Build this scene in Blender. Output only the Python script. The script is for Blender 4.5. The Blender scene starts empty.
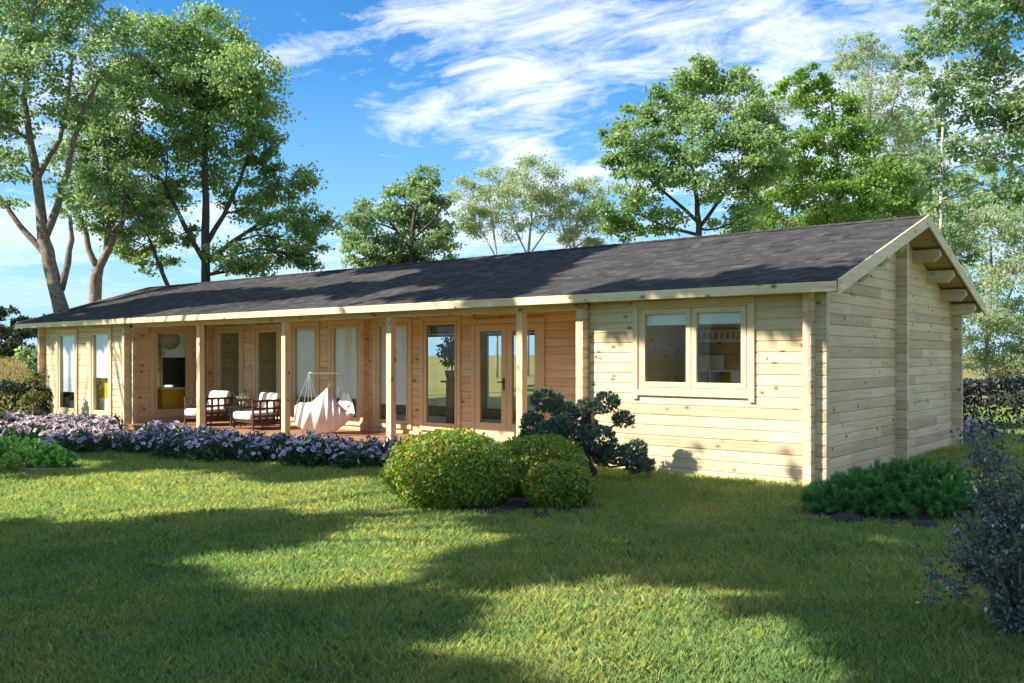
import bpy, math, random
import numpy as np
from mathutils import Vector
random.seed(7); rng = np.random.default_rng(11)
sc = bpy.context.scene
col = sc.collection
R = math.radians

# ------------------------------------------------------------------ camera, sky, sun, exposure
AZ = math.atan2(735, 906)
FW = np.array([-math.sin(AZ), math.cos(AZ), 0.0]); RT = np.array([math.cos(AZ), math.sin(AZ), 0.0]); UP = np.array([0, 0, 1.0])
CAM = np.array([4.0895, -10.5193, 1.53])
cd = bpy.data.cameras.new('camera'); co = bpy.data.objects.new('camera', cd); col.objects.link(co)
co.location = CAM; co.rotation_euler = (math.pi/2, 0, AZ)
cd.sensor_width = 36; cd.lens = 36*906/1024; cd.shift_y = 15.5/1024; cd.clip_start = 0.1; cd.clip_end = 3000
sc.camera = co

SUNV = np.array([-0.60, -1.0, 0.86]); SUNV = SUNV/np.linalg.norm(SUNV)      # towards the sun
sd = bpy.data.lights.new('sun', 'SUN'); sd.energy = 4.45; sd.angle = R(0.5); sd.color = (1.0, 0.92, 0.80)
so = bpy.data.objects.new('sun', sd); col.objects.link(so)
so.rotation_euler = Vector(SUNV).to_track_quat('Z', 'Y').to_euler(); so.location = (0, 0, 30)

w = bpy.data.worlds.new('World'); sc.world = w; w.use_nodes = True
nt = w.node_tree; nt.nodes.clear()
def N(t, typ, **kw):
    n = t.nodes.new(typ)
    for k, v in kw.items():
        if k in n.inputs: n.inputs[k].default_value = v
        else: setattr(n, k, v)
    return n
def L(t, a, b): t.links.new(a, b)
def math_node(t, op, a, b=None, clamp=False):
    n = t.nodes.new('ShaderNodeMath'); n.operation = op; n.use_clamp = clamp
    for i, v in enumerate((a, b)):
        if v is None: continue
        if isinstance(v, (int, float)): n.inputs[i].default_value = v
        else: t.links.new(v, n.inputs[i])
    return n.outputs[0]
def ramp(t, fac, stops, interp='LINEAR'):
    n = t.nodes.new('ShaderNodeValToRGB'); n.color_ramp.interpolation = interp
    e = n.color_ramp.elements
    while len(e) < len(stops): e.new(0.5)
    for i, (p, c) in enumerate(stops):
        e[i].position = p; e[i].color = (c if len(c) == 4 else (*c, 1)) if not isinstance(c, (int, float)) else (c, c, c, 1)
    t.links.new(fac, n.inputs[0]); return n.outputs[0]
def mixc(t, fac, a, b, mode='MIX'):
    n = t.nodes.new('ShaderNodeMix'); n.data_type = 'RGBA'; n.blend_type = mode
    for i, v in ((0, fac), (6, a), (7, b)):
        if isinstance(v, (int, float)): n.inputs[i].default_value = v
        elif isinstance(v, tuple): n.inputs[i].default_value = (*v, 1) if len(v) == 3 else v
        else: t.links.new(v, n.inputs[i])
    return n.outputs[2]
sky = N(nt, 'ShaderNodeTexSky'); sky.sky_type = 'NISHITA'; sky.sun_disc = False
sky.sun_elevation = math.asin(SUNV[2]); sky.sun_rotation = math.atan2(SUNV[0], SUNV[1])
sky.air_density = 1.0; sky.dust_density = 0.6; sky.ozone_density = 2.5
hs = N(nt, 'ShaderNodeHueSaturation', Saturation=1.30, Value=0.65); L(nt, sky.outputs[0], hs.inputs['Color'])
tc = N(nt, 'ShaderNodeTexCoord'); sep = N(nt, 'ShaderNodeSeparateXYZ'); L(nt, tc.outputs['Generated'], sep.inputs[0])
zz = math_node(nt, 'ADD', math_node(nt, 'MAXIMUM', sep.outputs[2], 0.0), 0.10)
cmb = N(nt, 'ShaderNodeCombineXYZ')
L(nt, math_node(nt, 'DIVIDE', sep.outputs[0], zz), cmb.inputs[0]); L(nt, math_node(nt, 'DIVIDE', sep.outputs[1], zz), cmb.inputs[1])
mp = N(nt, 'ShaderNodeMapping'); mp.inputs['Rotation'].default_value = (0, 0, R(-35)); mp.inputs['Scale'].default_value = (0.82, 1.12, 1)
mp.inputs['Location'].default_value = (2.2, 5.4, 0)
L(nt, cmb.outputs[0], mp.inputs[0])
n1 = N(nt, 'ShaderNodeTexNoise', Scale=0.9, Detail=9.0, Roughness=0.62, Distortion=0.55); L(nt, mp.outputs[0], n1.inputs['Vector'])
n2 = N(nt, 'ShaderNodeTexNoise', Scale=4.5, Detail=8.0, Roughness=0.68, Distortion=0.9); L(nt, mp.outputs[0], n2.inputs['Vector'])
cl = math_node(nt, 'ADD', n1.outputs[0], math_node(nt, 'MULTIPLY', math_node(nt, 'SUBTRACT', n2.outputs[0], 0.5), 0.46))
cf = ramp(nt, cl, [(0.44, 0.0), (0.51, 0.36), (0.59, 0.78), (0.72, 0.95)])
fade = ramp(nt, sep.outputs[2], [(0.0, 0.0), (0.06, 0.25), (0.16, 0.95)])
cf = math_node(nt, 'MULTIPLY', cf, fade)
CLOUD = (3.6, 3.75, 4.0)
air = ramp(nt, sep.outputs[2], [(0.0, 1.0), (0.05, 0.85), (0.14, 0.42), (0.30, 0.08), (0.45, 0.0)])
blue = mixc(nt, air, mixc(nt, 1.0, hs.outputs[0], (0.40, 0.80, 1.0), 'MULTIPLY'), (1.6, 2.5, 3.2))
skc = mixc(nt, cf, blue, CLOUD)
bg = N(nt, 'ShaderNodeBackground', Strength=0.15); L(nt, skc, bg.inputs[0])
wo = N(nt, 'ShaderNodeOutputWorld'); L(nt, bg.outputs[0], wo.inputs[0])

sc.view_settings.view_transform = 'Standard'; sc.view_settings.look = 'None'
sc.view_settings.exposure = 1.20; sc.view_settings.gamma = 1; sc.view_settings.use_curve_mapping = False
sc.render.engine = 'CYCLES'
cy = sc.cycles
cy.max_bounces = 10; cy.diffuse_bounces = 6; cy.glossy_bounces = 3; cy.transparent_max_bounces = 12; cy.transmission_bounces = 4
cy.use_denoising = True; cy.caustics_reflective = False; cy.caustics_refractive = False

# ------------------------------------------------------------------ helpers
def at(px, py, D):                       # a point D metres ahead of the photographer, seen at a pixel
    return CAM + FW*D + RT*((px-512)/906*D) + UP*((357-py)/906*D)
def proj(P):
    v = np.asarray(P) - CAM; d = v @ FW
    return 512+906*(v @ RT)/d, 357-906*v[..., 2]/d, d
def sstep(a, b, x): t = np.clip((x-a)/(b-a), 0, 1); return t*t*(3-2*t)
def hashn(ix, iy, s=0): v = np.sin(ix*127.1+iy*311.7+s*74.7)*43758.5453; return v-np.floor(v)
def vnoise(x, y, s=0):
    x = np.asarray(x, float); y = np.asarray(y, float); ix = np.floor(x); iy = np.floor(y); fx = x-ix; fy = y-iy
    fx = fx*fx*(3-2*fx); fy = fy*fy*(3-2*fy)
    return (hashn(ix, iy, s)*(1-fx)+hashn(ix+1, iy, s)*fx)*(1-fy)+(hashn(ix, iy+1, s)*(1-fx)+hashn(ix+1, iy+1, s)*fx)*fy
def ground_z(x, y):
    x = np.asarray(x, float); y = np.asarray(y, float)
    D = (x-CAM[0])*FW[0]+(y-CAM[1])*FW[1]; lat = (x-CAM[0])*RT[0]+(y-CAM[1])*RT[1]
    z = -0.012*np.clip(-3-x, 0, 14)
    z = z + sstep(27, 60, D)*(1.35+.5*vnoise(lat*.03, D*.03)) + (sstep(27, 58, D))*0.3*vnoise(lat*.12, D*.12, 3)
    return z + 0.035*(vnoise(x*.55, y*.55, 1)-.5)*sstep(0.6, 2.0, np.maximum(np.maximum(-y, x-0.3), y-7))

class MB:
    def __init__(s): s.v = []; s.f = []; s.m = []; s.a = []
    def poly(s, pts, faces, m=0, a=0.5):
        o = len(s.v); s.v += [tuple(map(float, p)) for p in pts]; s.f += [tuple(i+o for i in f) for f in faces]
        s.m += [m]*len(faces); s.a += [a]*len(faces); return s
    def box(s, x0, x1, y0, y1, z0, z1, m=0, a=0.5):
        p = [(x0,y0,z0),(x1,y0,z0),(x1,y1,z0),(x0,y1,z0),(x0,y0,z1),(x1,y0,z1),(x1,y1,z1),(x0,y1,z1)]
        return s.poly(p, [(0,3,2,1),(4,5,6,7),(0,1,5,4),(1,2,6,5),(2,3,7,6),(3,0,4,7)], m, a)
    def bar(s, p, q, wx, wz, m=0, up=(0,0,1)):
        p = np.array(p, float); q = np.array(q, float); d = (q-p)/np.linalg.norm(q-p); up = np.array(up, float)
        sd_ = np.cross(d, up); sd_ /= np.linalg.norm(sd_); u = np.cross(sd_, d)
        pts = [c+sd_*a*wx/2+u*b*wz/2 for c in (p, q) for a, b in ((-1,-1),(1,-1),(1,1),(-1,1))]
        return s.poly(pts, [(0,1,2,3),(4,7,6,5),(0,4,5,1),(1,5,6,2),(2,6,7,3),(3,7,4,0)], m)
    def tube(s, pts, rad, n=7, m=0, wob=0.0):
        pts = [np.array(p, float) for p in pts]; o = len(s.v); ref = np.array([.31, .17, .93])
        for i, p in enumerate(pts):
            d = pts[min(i+1, len(pts)-1)]-pts[max(i-1, 0)]; d = d/(np.linalg.norm(d)+1e-9)
            a = np.cross(d, ref if abs(d @ ref) < .95 else np.array([1., 0, 0])); a /= np.linalg.norm(a); b = np.cross(d, a)
            for k in range(n):
                t = 2*math.pi*k/n; r = rad[i]*(1+wob*(random.random()-.5))
                s.v.append(tuple(p+(a*math.cos(t)+b*math.sin(t))*r))
        for i in range(len(pts)-1):
            for k in range(n):
                s.f.append((o+i*n+k, o+i*n+(k+1) % n, o+(i+1)*n+(k+1) % n, o+(i+1)*n+k)); s.m.append(m); s.a.append(.5)
        s.f.append(tuple(o+k for k in range(n))[::-1]); s.f.append(tuple(o+(len(pts)-1)*n+k for k in range(n))); s.m += [m, m]; s.a += [.5, .5]
        return s
    def lathe(s, c, prof, n=20, m=0):
        o = len(s.v)
        for r, z in prof:
            for k in range(n): t = 2*math.pi*k/n; s.v.append((c[0]+r*math.cos(t), c[1]+r*math.sin(t), c[2]+z))
        for i in range(len(prof)-1):
            for k in range(n):
                s.f.append((o+i*n+k, o+i*n+(k+1) % n, o+(i+1)*n+(k+1) % n, o+(i+1)*n+k)); s.m.append(m); s.a.append(.5)
        return s
    def build(s, name, mats, parent=None, smooth=False, bevel=0):
        me = bpy.data.meshes.new(name); me.from_pydata(s.v, [], s.f)
        for mm in (mats if isinstance(mats, (list, tuple)) else [mats]): me.materials.append(mm)
        me.polygons.foreach_set('material_index', s.m)
        at_ = me.attributes.new('var', 'FLOAT', 'FACE'); at_.data.foreach_set('value', s.a)
        if smooth: me.polygons.foreach_set('use_smooth', [True]*len(s.f))
        me.update(); o = bpy.data.objects.new(name, me); col.objects.link(o)
        if parent: o.parent = parent
        if bevel:
            b = o.modifiers.new('bevel', 'BEVEL'); b.width = bevel; b.segments = 2; b.limit_method = 'ANGLE'; b.angle_limit = R(40)
        return o
def raw_mesh(name, V, k, mat, parent=None, var=None):           # V: (n*k,3) vertices, faces of k corners
    V = np.ascontiguousarray(V, dtype=np.float32); nf = len(V)//k
    me = bpy.data.meshes.new(name); me.vertices.add(len(V)); me.vertices.foreach_set('co', V.ravel())
    me.loops.add(nf*k); me.loops.foreach_set('vertex_index', np.arange(nf*k, dtype=np.int32))
    me.polygons.add(nf); me.polygons.foreach_set('loop_start', np.arange(0, nf*k, k, dtype=np.int32))
    me.materials.append(mat)
    a = me.attributes.new('var', 'FLOAT', 'FACE')
    a.data.foreach_set('value', (var if var is not None else np.full(nf, .5)).astype(np.float32))
    me.update(calc_edges=True); me.validate()
    o = bpy.data.objects.new(name, me); col.objects.link(o)
    if parent: o.parent = parent
    return o
def nrm(a): return a/(np.linalg.norm(a, axis=-1, keepdims=True)+1e-9)
def leaves(P, size, aspect=.6, upb=.5, out=None, outb=0.0, droop=.25, fold=.12):
    n = len(P); nn = rng.normal(size=(n, 3)); nn[:, 2] = nn[:, 2]+upb
    if out is not None: nn = nn+out*outb
    nn = nrm(nn); t = rng.normal(size=(n, 3)); t[:, 2] -= droop
    t = nrm(t-nn*np.sum(t*nn, 1, keepdims=True)); b = np.cross(nn, t)
    s = (size*(0.65+0.7*rng.random(n)))[:, None] if np.isscalar(size) else size[:, None]
    h = b*s*aspect*.5; mid = P+t*s*.45+nn*s*fold
    return np.stack([P-nn*0, mid+h, P+t*s, mid-h], 1).reshape(-1, 3)
def tag(o, label=None, cat=None, group=None, kind=None):
    for k, v in (('label', label), ('category', cat), ('group', group), ('kind', kind)):
        if v: o[k] = v
    return o
def thing(name, loc, label, cat, group=None):
    o = bpy.data.objects.new(name, None); col.objects.link(o); o.location = [float(c) for c in loc]; o.empty_display_size = .2
    return tag(o, label, cat, group)
def under(o, root):                                             # parent, keeping a mesh that was built in world coordinates
    o.parent = root; o.matrix_parent_inverse.identity()
    m = o.data; l = root.location
    V = np.empty(len(m.vertices)*3, np.float32); m.vertices.foreach_get('co', V); V = V.reshape(-1, 3)-np.array(l, np.float32); m.vertices.foreach_set('co', V.ravel()); m.update()
    return o

# ------------------------------------------------------------------ materials
def mat(name):
    m = bpy.data.materials.new(name); m.use_nodes = True; t = m.node_tree; t.nodes.clear()
    o = N(t, 'ShaderNodeOutputMaterial'); b = N(t, 'ShaderNodeBsdfPrincipled'); L(t, b.outputs[0], o.inputs[0])
    return m, t, b, o
def plain(name, c, rough=.6, metal=0, noise=.12, scale=8, bump=0):
    m, t, b, o = mat(name); tc_ = N(t, 'ShaderNodeTexCoord')
    n = N(t, 'ShaderNodeTexNoise', Scale=float(scale), Detail=5.0); L(t, tc_.outputs['Object'], n.inputs['Vector'])
    lo = tuple(x*(1-noise) for x in c); hi = tuple(min(1, x*(1+noise)) for x in c)
    L(t, ramp(t, n.outputs[0], [(.3, lo), (.7, hi)]), b.inputs['Base Color']); b.inputs['Roughness'].default_value = rough; b.inputs['Metallic'].default_value = metal
    if bump:
        bp = N(t, 'ShaderNodeBump', Strength=bump, Distance=.01); L(t, n.outputs[0], bp.inputs['Height']); L(t, bp.outputs[0], b.inputs['Normal'])
    return m
def wood(name, tints, axis, row=None, rowoff=0.0, rough=.62, knots=True, seg=2.9, grain=1.0):
    m, t, b, o = mat(name); tc_ = N(t, 'ShaderNodeTexCoord'); s = N(t, 'ShaderNodeSeparateXYZ'); L(t, tc_.outputs['Object'], s.inputs[0])
    ia = 'XYZ'.index(axis); oth = [i for i in range(3) if i != ia]
    u = s.outputs[ia]; p, q = s.outputs[oth[0]], s.outputs[oth[1]]
    if row: idr = math_node(t, 'FLOOR', math_node(t, 'DIVIDE', math_node(t, 'ADD', s.outputs[2], -rowoff), row))
    else: idr = math_node(t, 'FLOOR', math_node(t, 'MULTIPLY', math_node(t, 'ADD', p, q), 1.7))
    sg = math_node(t, 'FLOOR', math_node(t, 'DIVIDE', math_node(t, 'ADD', u, math_node(t, 'MULTIPLY', idr, .83)), seg))
    cv = N(t, 'ShaderNodeCombineXYZ'); L(t, idr, cv.inputs[0]); L(t, sg, cv.inputs[1])
    wn = N(t, 'ShaderNodeTexWhiteNoise'); wn.noise_dimensions = '3D'; L(t, cv.outputs[0], wn.inputs['Vector'])
    g = N(t, 'ShaderNodeCombineXYZ')
    L(t, math_node(t, 'ADD', math_node(t, 'MULTIPLY', u, 1.1), math_node(t, 'MULTIPLY', wn.outputs[0], 37.0)), g.inputs[0])
    L(t, math_node(t, 'MULTIPLY', p, 26.0), g.inputs[1]); L(t, math_node(t, 'MULTIPLY', q, 26.0), g.inputs[2])
    gn = N(t, 'ShaderNodeTexNoise', Scale=1.0, Detail=4.0, Roughness=.6, Distortion=.8); L(t, g.outputs[0], gn.inputs['Vector'])
    base = ramp(t, wn.outputs[0], [(i/(len(tints)-1), c) for i, c in enumerate(tints)])
    dk = ramp(t, gn.outputs[0], [(.32, (.74, .66, .55)), (.5, (.96, .95, .93)), (.72, (1.06, 1.07, 1.08))])
    c = mixc(t, .75*grain, base, dk, 'MULTIPLY')
    bn = N(t, 'ShaderNodeTexNoise', Scale=1.3, Detail=2.0); L(t, tc_.outputs['Object'], bn.inputs['Vector'])
    c = mixc(t, 1.0, c, ramp(t, bn.outputs[0], [(.3, (.92, .9, .86)), (.7, (1.05, 1.05, 1.05))]), 'MULTIPLY')
    if knots:
        kv = N(t, 'ShaderNodeCombineXYZ')
        L(t, math_node(t, 'ADD', math_node(t, 'MULTIPLY', u, 4.6), math_node(t, 'MULTIPLY', wn.outputs[0], 91.0)), kv.inputs[0])
        L(t, math_node(t, 'MULTIPLY', p, 7.3), kv.inputs[1]); L(t, math_node(t, 'MULTIPLY', q, 7.3), kv.inputs[2])
        vo = N(t, 'ShaderNodeTexVoronoi', Scale=1.0, Randomness=1.0); L(t, kv.outputs[0], vo.inputs['Vector'])
        k = ramp(t, vo.outputs['Distance'], [(.0, 1.0), (.09, 1.0), (.16, 0.45), (.28, 0.0)])
        on = math_node(t, 'GREATER_THAN', N(t, 'ShaderNodeSeparateColor').outputs[0] if False else math_node(t, 'FRACT', math_node(t, 'MULTIPLY', vo.outputs['Color'], 7.31)), .60)
        c = mixc(t, math_node(t, 'MULTIPLY', math_node(t, 'MULTIPLY', k, on), .92), c, (.13, .055, .022))
    L(t, c, b.inputs['Base Color']); b.inputs['Roughness'].default_value = rough
    bp = N(t, 'ShaderNodeBump', Strength=.25, Distance=.004); L(t, gn.outputs[0], bp.inputs['Height']); L(t, bp.outputs[0], b.inputs['Normal'])
    return m
PITCH = .137; Z0 = -.06
CREAM = [(.61, .49, .315), (.67, .57, .39), (.55, .42, .255), (.65, .55, .39), (.69, .58, .37), (.54, .42, .275)]
WARM = [(.72, .53, .31), (.76, .59, .37), (.66, .46, .25), (.74, .56, .34), (.78, .59, .35)]  # porch log tints, with warm bounce light mixed into the wood colour
M = {}
M['log_x'] = wood('pine_log_along_front', CREAM, 'X', PITCH, Z0)
M['log_warm'] = wood('bounce_tint_pine_log', WARM, 'X', PITCH, Z0)
M['log_warm_y'] = wood('bounce_tint_pine_log_side', WARM, 'Y', PITCH, Z0-PITCH/2)
M['log_y'] = wood('pine_log_along_side', [(.74,.54,.32),(.78,.59,.37),(.58,.39,.23),(.80,.61,.40),(.70,.51,.31)], 'Y', PITCH, Z0-PITCH/2)
M['pink_end'] = wood('sawn_log_end', [(.62,.42,.30),(.68,.50,.36),(.58,.40,.28),(.70,.54,.42)], 'Z', PITCH, Z0-PITCH/2, knots=False, seg=.137)
M['board_x'] = wood('planed_board_along_front', [(.74,.60,.38),(.72,.57,.36)], 'X', None, seg=3.7)
M['board_y'] = wood('planed_board_along_slope', [(.72,.58,.37),(.70,.55,.35)], 'Y', None, seg=4)
M['post'] = wood('planed_post', [(.72,.58,.36),(.70,.55,.33)], 'Z', None, seg=5)
M['frame'] = wood('window_frame_pine', [(.69, .55, .35), (.67, .52, .32)], 'Z', None, seg=5, knots=False, grain=.3)
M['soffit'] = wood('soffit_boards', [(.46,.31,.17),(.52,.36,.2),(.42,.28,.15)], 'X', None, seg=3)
M['deck'] = wood('deck_boards', [(.36,.18,.10),(.42,.22,.12),(.32,.16,.09)], 'X', None, seg=2.2, knots=False)
M['inwood'] = wood('indoor_log', [(.72,.50,.25),(.76,.55,.29),(.66,.43,.2)], 'X', PITCH, Z0)
M['inwood_y'] = wood('indoor_log_side', [(.72,.50,.25),(.76,.55,.29),(.66,.43,.2)], 'Y', PITCH, Z0)
M['inpale'] = wood('pale_indoor_pine', [(.80,.60,.30),(.84,.65,.36),(.76,.54,.26)], 'Y', PITCH, Z0)
M['white'] = plain('white_painted_wall', (.86,.86,.85), .7, noise=.02)
M['cream_cloth'] = plain('cream_cushion_cloth', (.80,.74,.66), .9, noise=.04, scale=30, bump=.15)
M['pink_cloth'] = plain('pale_hammock_cloth', (.80,.74,.72), .9, noise=.05, scale=12, bump=.1)
M['brown'] = plain('dark_brown_wood', (.075,.035,.024), .45, noise=.3, scale=20)
M['added_panel'] = plain('added_panel_white', (.88,.89,.90), .8, noise=.02)
M['black'] = plain('black_metal', (.02,.02,.022), .4)
M['yellow'] = plain('yellow_paint', (.80,.44,.02), .5, noise=.05)
M['rope'] = plain('grey_rope', (.55,.55,.57), .9)
M['paper'] = plain('white_paper_shade', (.82,.80,.77), .8, noise=.03)
M['stone'] = plain('dark_edging_stone', (.024,.02,.02), .9, noise=.35, scale=14, bump=.6)
M['mulch'] = plain('dark_mulch', (.02,.014,.012), .95, noise=.6, scale=40, bump=1)
M['pot'] = plain('blue_grey_pot', (.25,.33,.42), .5)
def glass_mat():
    m, t, b, o = mat('window_glass'); t.nodes.remove(b)
    tr = N(t, 'ShaderNodeBsdfTransparent'); tr.inputs[0].default_value = (.93, .96, .96, 1)
    gl = N(t, 'ShaderNodeBsdfGlossy', Roughness=0.0); gl.inputs[0].default_value = (.95, .97, 1, 1)
    ge = N(t, 'ShaderNodeNewGeometry'); dp = N(t, 'ShaderNodeVectorMath'); dp.operation = 'DOT_PRODUCT'; L(t, ge.outputs['Incoming'], dp.inputs[0]); L(t, ge.outputs['Normal'], dp.inputs[1])
    cs = math_node(t, 'SUBTRACT', 1.0, math_node(t, 'ABSOLUTE', dp.outputs['Value']), True)
    fr = math_node(t, 'ADD', .018, math_node(t, 'MULTIPLY', .7, math_node(t, 'POWER', cs, 4.0)))
    tc_ = N(t, 'ShaderNodeTexCoord'); n = N(t, 'ShaderNodeTexNoise', Scale=1.4, Detail=1.0); L(t, tc_.outputs['Object'], n.inputs['Vector'])
    bp = N(t, 'ShaderNodeBump', Strength=.05, Distance=.05); L(t, n.outputs[0], bp.inputs['Height']); L(t, bp.outputs[0], gl.inputs['Normal'])
    mx = N(t, 'ShaderNodeMixShader'); L(t, fr, mx.inputs[0]); L(t, tr.outputs[0], mx.inputs[1]); L(t, gl.outputs[0], mx.inputs[2])
    L(t, mx.outputs[0], o.inputs[0]); return m
M['glass'] = glass_mat()
def leaf_mat(name, stops, trans=.35, rough=.45, spec=.5, tcol=None):
    m, t, b, o = mat(name); a = N(t, 'ShaderNodeAttribute'); a.attribute_name = 'var'
    c = ramp(t, a.outputs['Fac'], stops); L(t, c, b.inputs['Base Color']); b.inputs['Roughness'].default_value = rough
    b.inputs['Specular IOR Level'].default_value = spec
    tr = N(t, 'ShaderNodeBsdfTranslucent'); L(t, mixc(t, 1.0, c, tcol or (1.5, 1.5, .85), 'MULTIPLY'), tr.inputs[0])
    mx = N(t, 'ShaderNodeMixShader'); mx.inputs[0].default_value = trans; L(t, b.outputs[0], mx.inputs[1]); L(t, tr.outputs[0], mx.inputs[2]); L(t, mx.outputs[0], o.inputs[0])
    return m
M['leaf_mid'] = leaf_mat('broad_leaf', [(0, (.12,.21,.13)), (.5, (.22,.33,.19)), (1, (.37,.46,.26))], .5)
M['leaf_lush'] = leaf_mat('fresh_leaf', [(0, (.11,.21,.11)), (.5, (.22,.34,.155)), (1, (.39,.48,.23))], .5)
M['leaf_lime'] = leaf_mat('lime_leaf', [(0, (.11,.21,.055)), (.5, (.20,.34,.08)), (1, (.32,.44,.12))], .5)
M['leaf_pale'] = leaf_mat('pale_willow_leaf', [(0, (.22,.30,.21)), (.5, (.34,.42,.30)), (1, (.47,.54,.40))], .5)
M['leaf_dark'] = leaf_mat('dark_leaf', [(0, (.012,.025,.014)), (.5, (.025,.045,.02)), (1, (.05,.075,.03))], .2)
M['leaf_hedge'] = leaf_mat('hedge_leaf', [(0, (.008,.014,.012)), (.6, (.018,.026,.022)), (1, (.04,.05,.045))], .12)
M['leaf_silver'] = leaf_mat('blue_grey_leaf', [(0, (.055,.085,.08)), (.6, (.125,.17,.155)), (.85, (.27,.32,.29)), (1, (.66,.68,.63))], .15, .4)
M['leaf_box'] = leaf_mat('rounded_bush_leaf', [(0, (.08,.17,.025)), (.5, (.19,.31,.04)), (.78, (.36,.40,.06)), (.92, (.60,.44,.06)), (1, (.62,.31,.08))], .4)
M['leaf_yellow'] = leaf_mat('yellow_green_leaf', [(0, (.06,.09,.02)), (.5, (.16,.19,.05)), (1, (.34,.34,.12))], .3)
M['needle'] = leaf_mat('dwarf_pine_needle', [(0, (.04,.13,.03)), (.6, (.085,.26,.06)), (1, (.17,.38,.09))], .25)
M['needle_blue'] = leaf_mat('blue_pine_needle', [(0, (.05,.10,.08)), (.6, (.13,.21,.16)), (1, (.34,.42,.30))], .25)
M['bloom_leaf'] = leaf_mat('flower_foliage', [(0, (.02,.06,.025)), (1, (.06,.14,.05))], .25)
M['petal'] = leaf_mat('lilac_petal', [(0, (.38,.33,.56)), (.5, (.52,.47,.68)), (1, (.72,.66,.78))], .3, .6, .2, (1.1, 1, 1.1))
M['petal_pink'] = leaf_mat('pink_petal', [(0, (.58,.42,.52)), (.5, (.68,.53,.60)), (1, (.76,.66,.70))], .3, .6, .2, (1.1, 1, 1))
M['throat'] = plain('dark_flower_throat', (.10,.03,.16), .7)
M['grass'] = leaf_mat('grass_blade', [(0, (.08,.24,.12)), (.45, (.29,.41,.16)), (.75, (.50,.51,.22)), (.9, (.62,.55,.28)), (1, (.60,.44,.26))], .42, .6, .25, (1.6, 1.5, .6))
M['straw'] = leaf_mat('dry_meadow_grass', [(0, (.13,.12,.04)), (.5, (.27,.22,.09)), (1, (.4,.33,.16))], .25, .7, .2)
M['bark'] = plain('grey_brown_bark', (.21,.16,.13), .9, noise=.45, scale=9, bump=1)
M['bark_dark'] = plain('dark_bark', (.085,.066,.052), .9, noise=.4, scale=12, bump=1)
M['bark_white'] = plain('white_bark', (.40,.37,.33), .85, noise=.35, scale=7, bump=.5)
def ground_mat():
    m, t, b, o = mat('lawn_soil'); tc_ = N(t, 'ShaderNodeTexCoord')
    n = N(t, 'ShaderNodeTexNoise', Scale=22.0, Detail=8.0, Roughness=.75); L(t, tc_.outputs['Object'], n.inputs['Vector'])
    n_ = N(t, 'ShaderNodeTexNoise', Scale=.5, Detail=4.0); L(t, tc_.outputs['Object'], n_.inputs['Vector'])
    lawn = ramp(t, n.outputs[0], [(.3, (.12,.16,.045)), (.55, (.20,.25,.07)), (.75, (.30,.28,.11))])
    mead = mixc(t, n_.outputs[0], (.16,.15,.05), (.30,.24,.10))
    dt = N(t, 'ShaderNodeVectorMath'); dt.operation = 'DOT_PRODUCT'; L(t, tc_.outputs['Object'], dt.inputs[0]); dt.inputs[1].default_value = tuple(FW)
    d = math_node(t, 'ADD', dt.outputs['Value'], float(-CAM @ FW))
    c = mixc(t, ramp(t, math_node(t, 'DIVIDE', d, 100.0), [(.27, 0.0), (.31, 1.0)]), lawn, mead)
    L(t, c, b.inputs['Base Color']); b.inputs['Roughness'].default_value = .95; b.inputs['Specular IOR Level'].default_value = .1
    return m
M['ground'] = ground_mat()
def shingle_mat():
    m, t, b, o = mat('asphalt_shingle'); a = N(t, 'ShaderNodeAttribute'); a.attribute_name = 'var'; tc_ = N(t, 'ShaderNodeTexCoord')
    c = ramp(t, a.outputs['Fac'], [(0, (.040,.041,.045)), (.5, (.064,.063,.065)), (1, (.104,.098,.092))])
    n = N(t, 'ShaderNodeTexNoise', Scale=160.0, Detail=3.0); L(t, tc_.outputs['Object'], n.inputs['Vector'])
    n_ = N(t, 'ShaderNodeTexNoise', Scale=2.2, Detail=4.0); L(t, tc_.outputs['Object'], n_.inputs['Vector'])
    c = mixc(t, 1.0, c, ramp(t, n.outputs[0], [(.3, (.7,.7,.72)), (.7, (1.3,1.3,1.28))]), 'MULTIPLY')
    c = mixc(t, 1.0, c, ramp(t, n_.outputs[0], [(.3, (.85,.85,.86)), (.7, (1.12,1.12,1.1))]), 'MULTIPLY')
    L(t, c, b.inputs['Base Color']); b.inputs['Roughness'].default_value = .95; b.inputs['Specular IOR Level'].default_value = .03
    bp = N(t, 'ShaderNodeBump', Strength=.5, Distance=.004); L(t, n.outputs[0], bp.inputs['Height']); L(t, bp.outputs[0], b.inputs['Normal'])
    return m
M['shingle'] = shingle_mat()

# ------------------------------------------------------------------ ground
def grid_axis(fine0, fine1, step, far): 
    a = list(np.arange(fine0, fine1+step/2, step)); lo = [fine0-(far*(k/8)**2.5) for k in range(8, 0, -1)]; hi = [fine1+(far*(k/8)**2.5) for k in range(1, 9)]
    return np.array(lo+a+hi)
gx = grid_axis(-60, 40, 1.0, 900); gy = grid_axis(-25, 75, 1.0, 900)
XX, YY = np.meshgrid(gx, gy, indexing='ij'); ZZ = ground_z(XX, YY)
mb = MB(); ny = len(gy); mb.v = [tuple(map(float, p)) for p in np.stack([XX, YY, ZZ], -1).reshape(-1, 3)]
mb.f = [(i*ny+j, (i+1)*ny+j, (i+1)*ny+j+1, i*ny+j+1) for i in range(len(gx)-1) for j in range(ny-1)]
mb.m = [0]*len(mb.f); mb.a = [.5]*len(mb.f)
tag(mb.build('ground', M['ground'], smooth=True), kind='structure')

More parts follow.
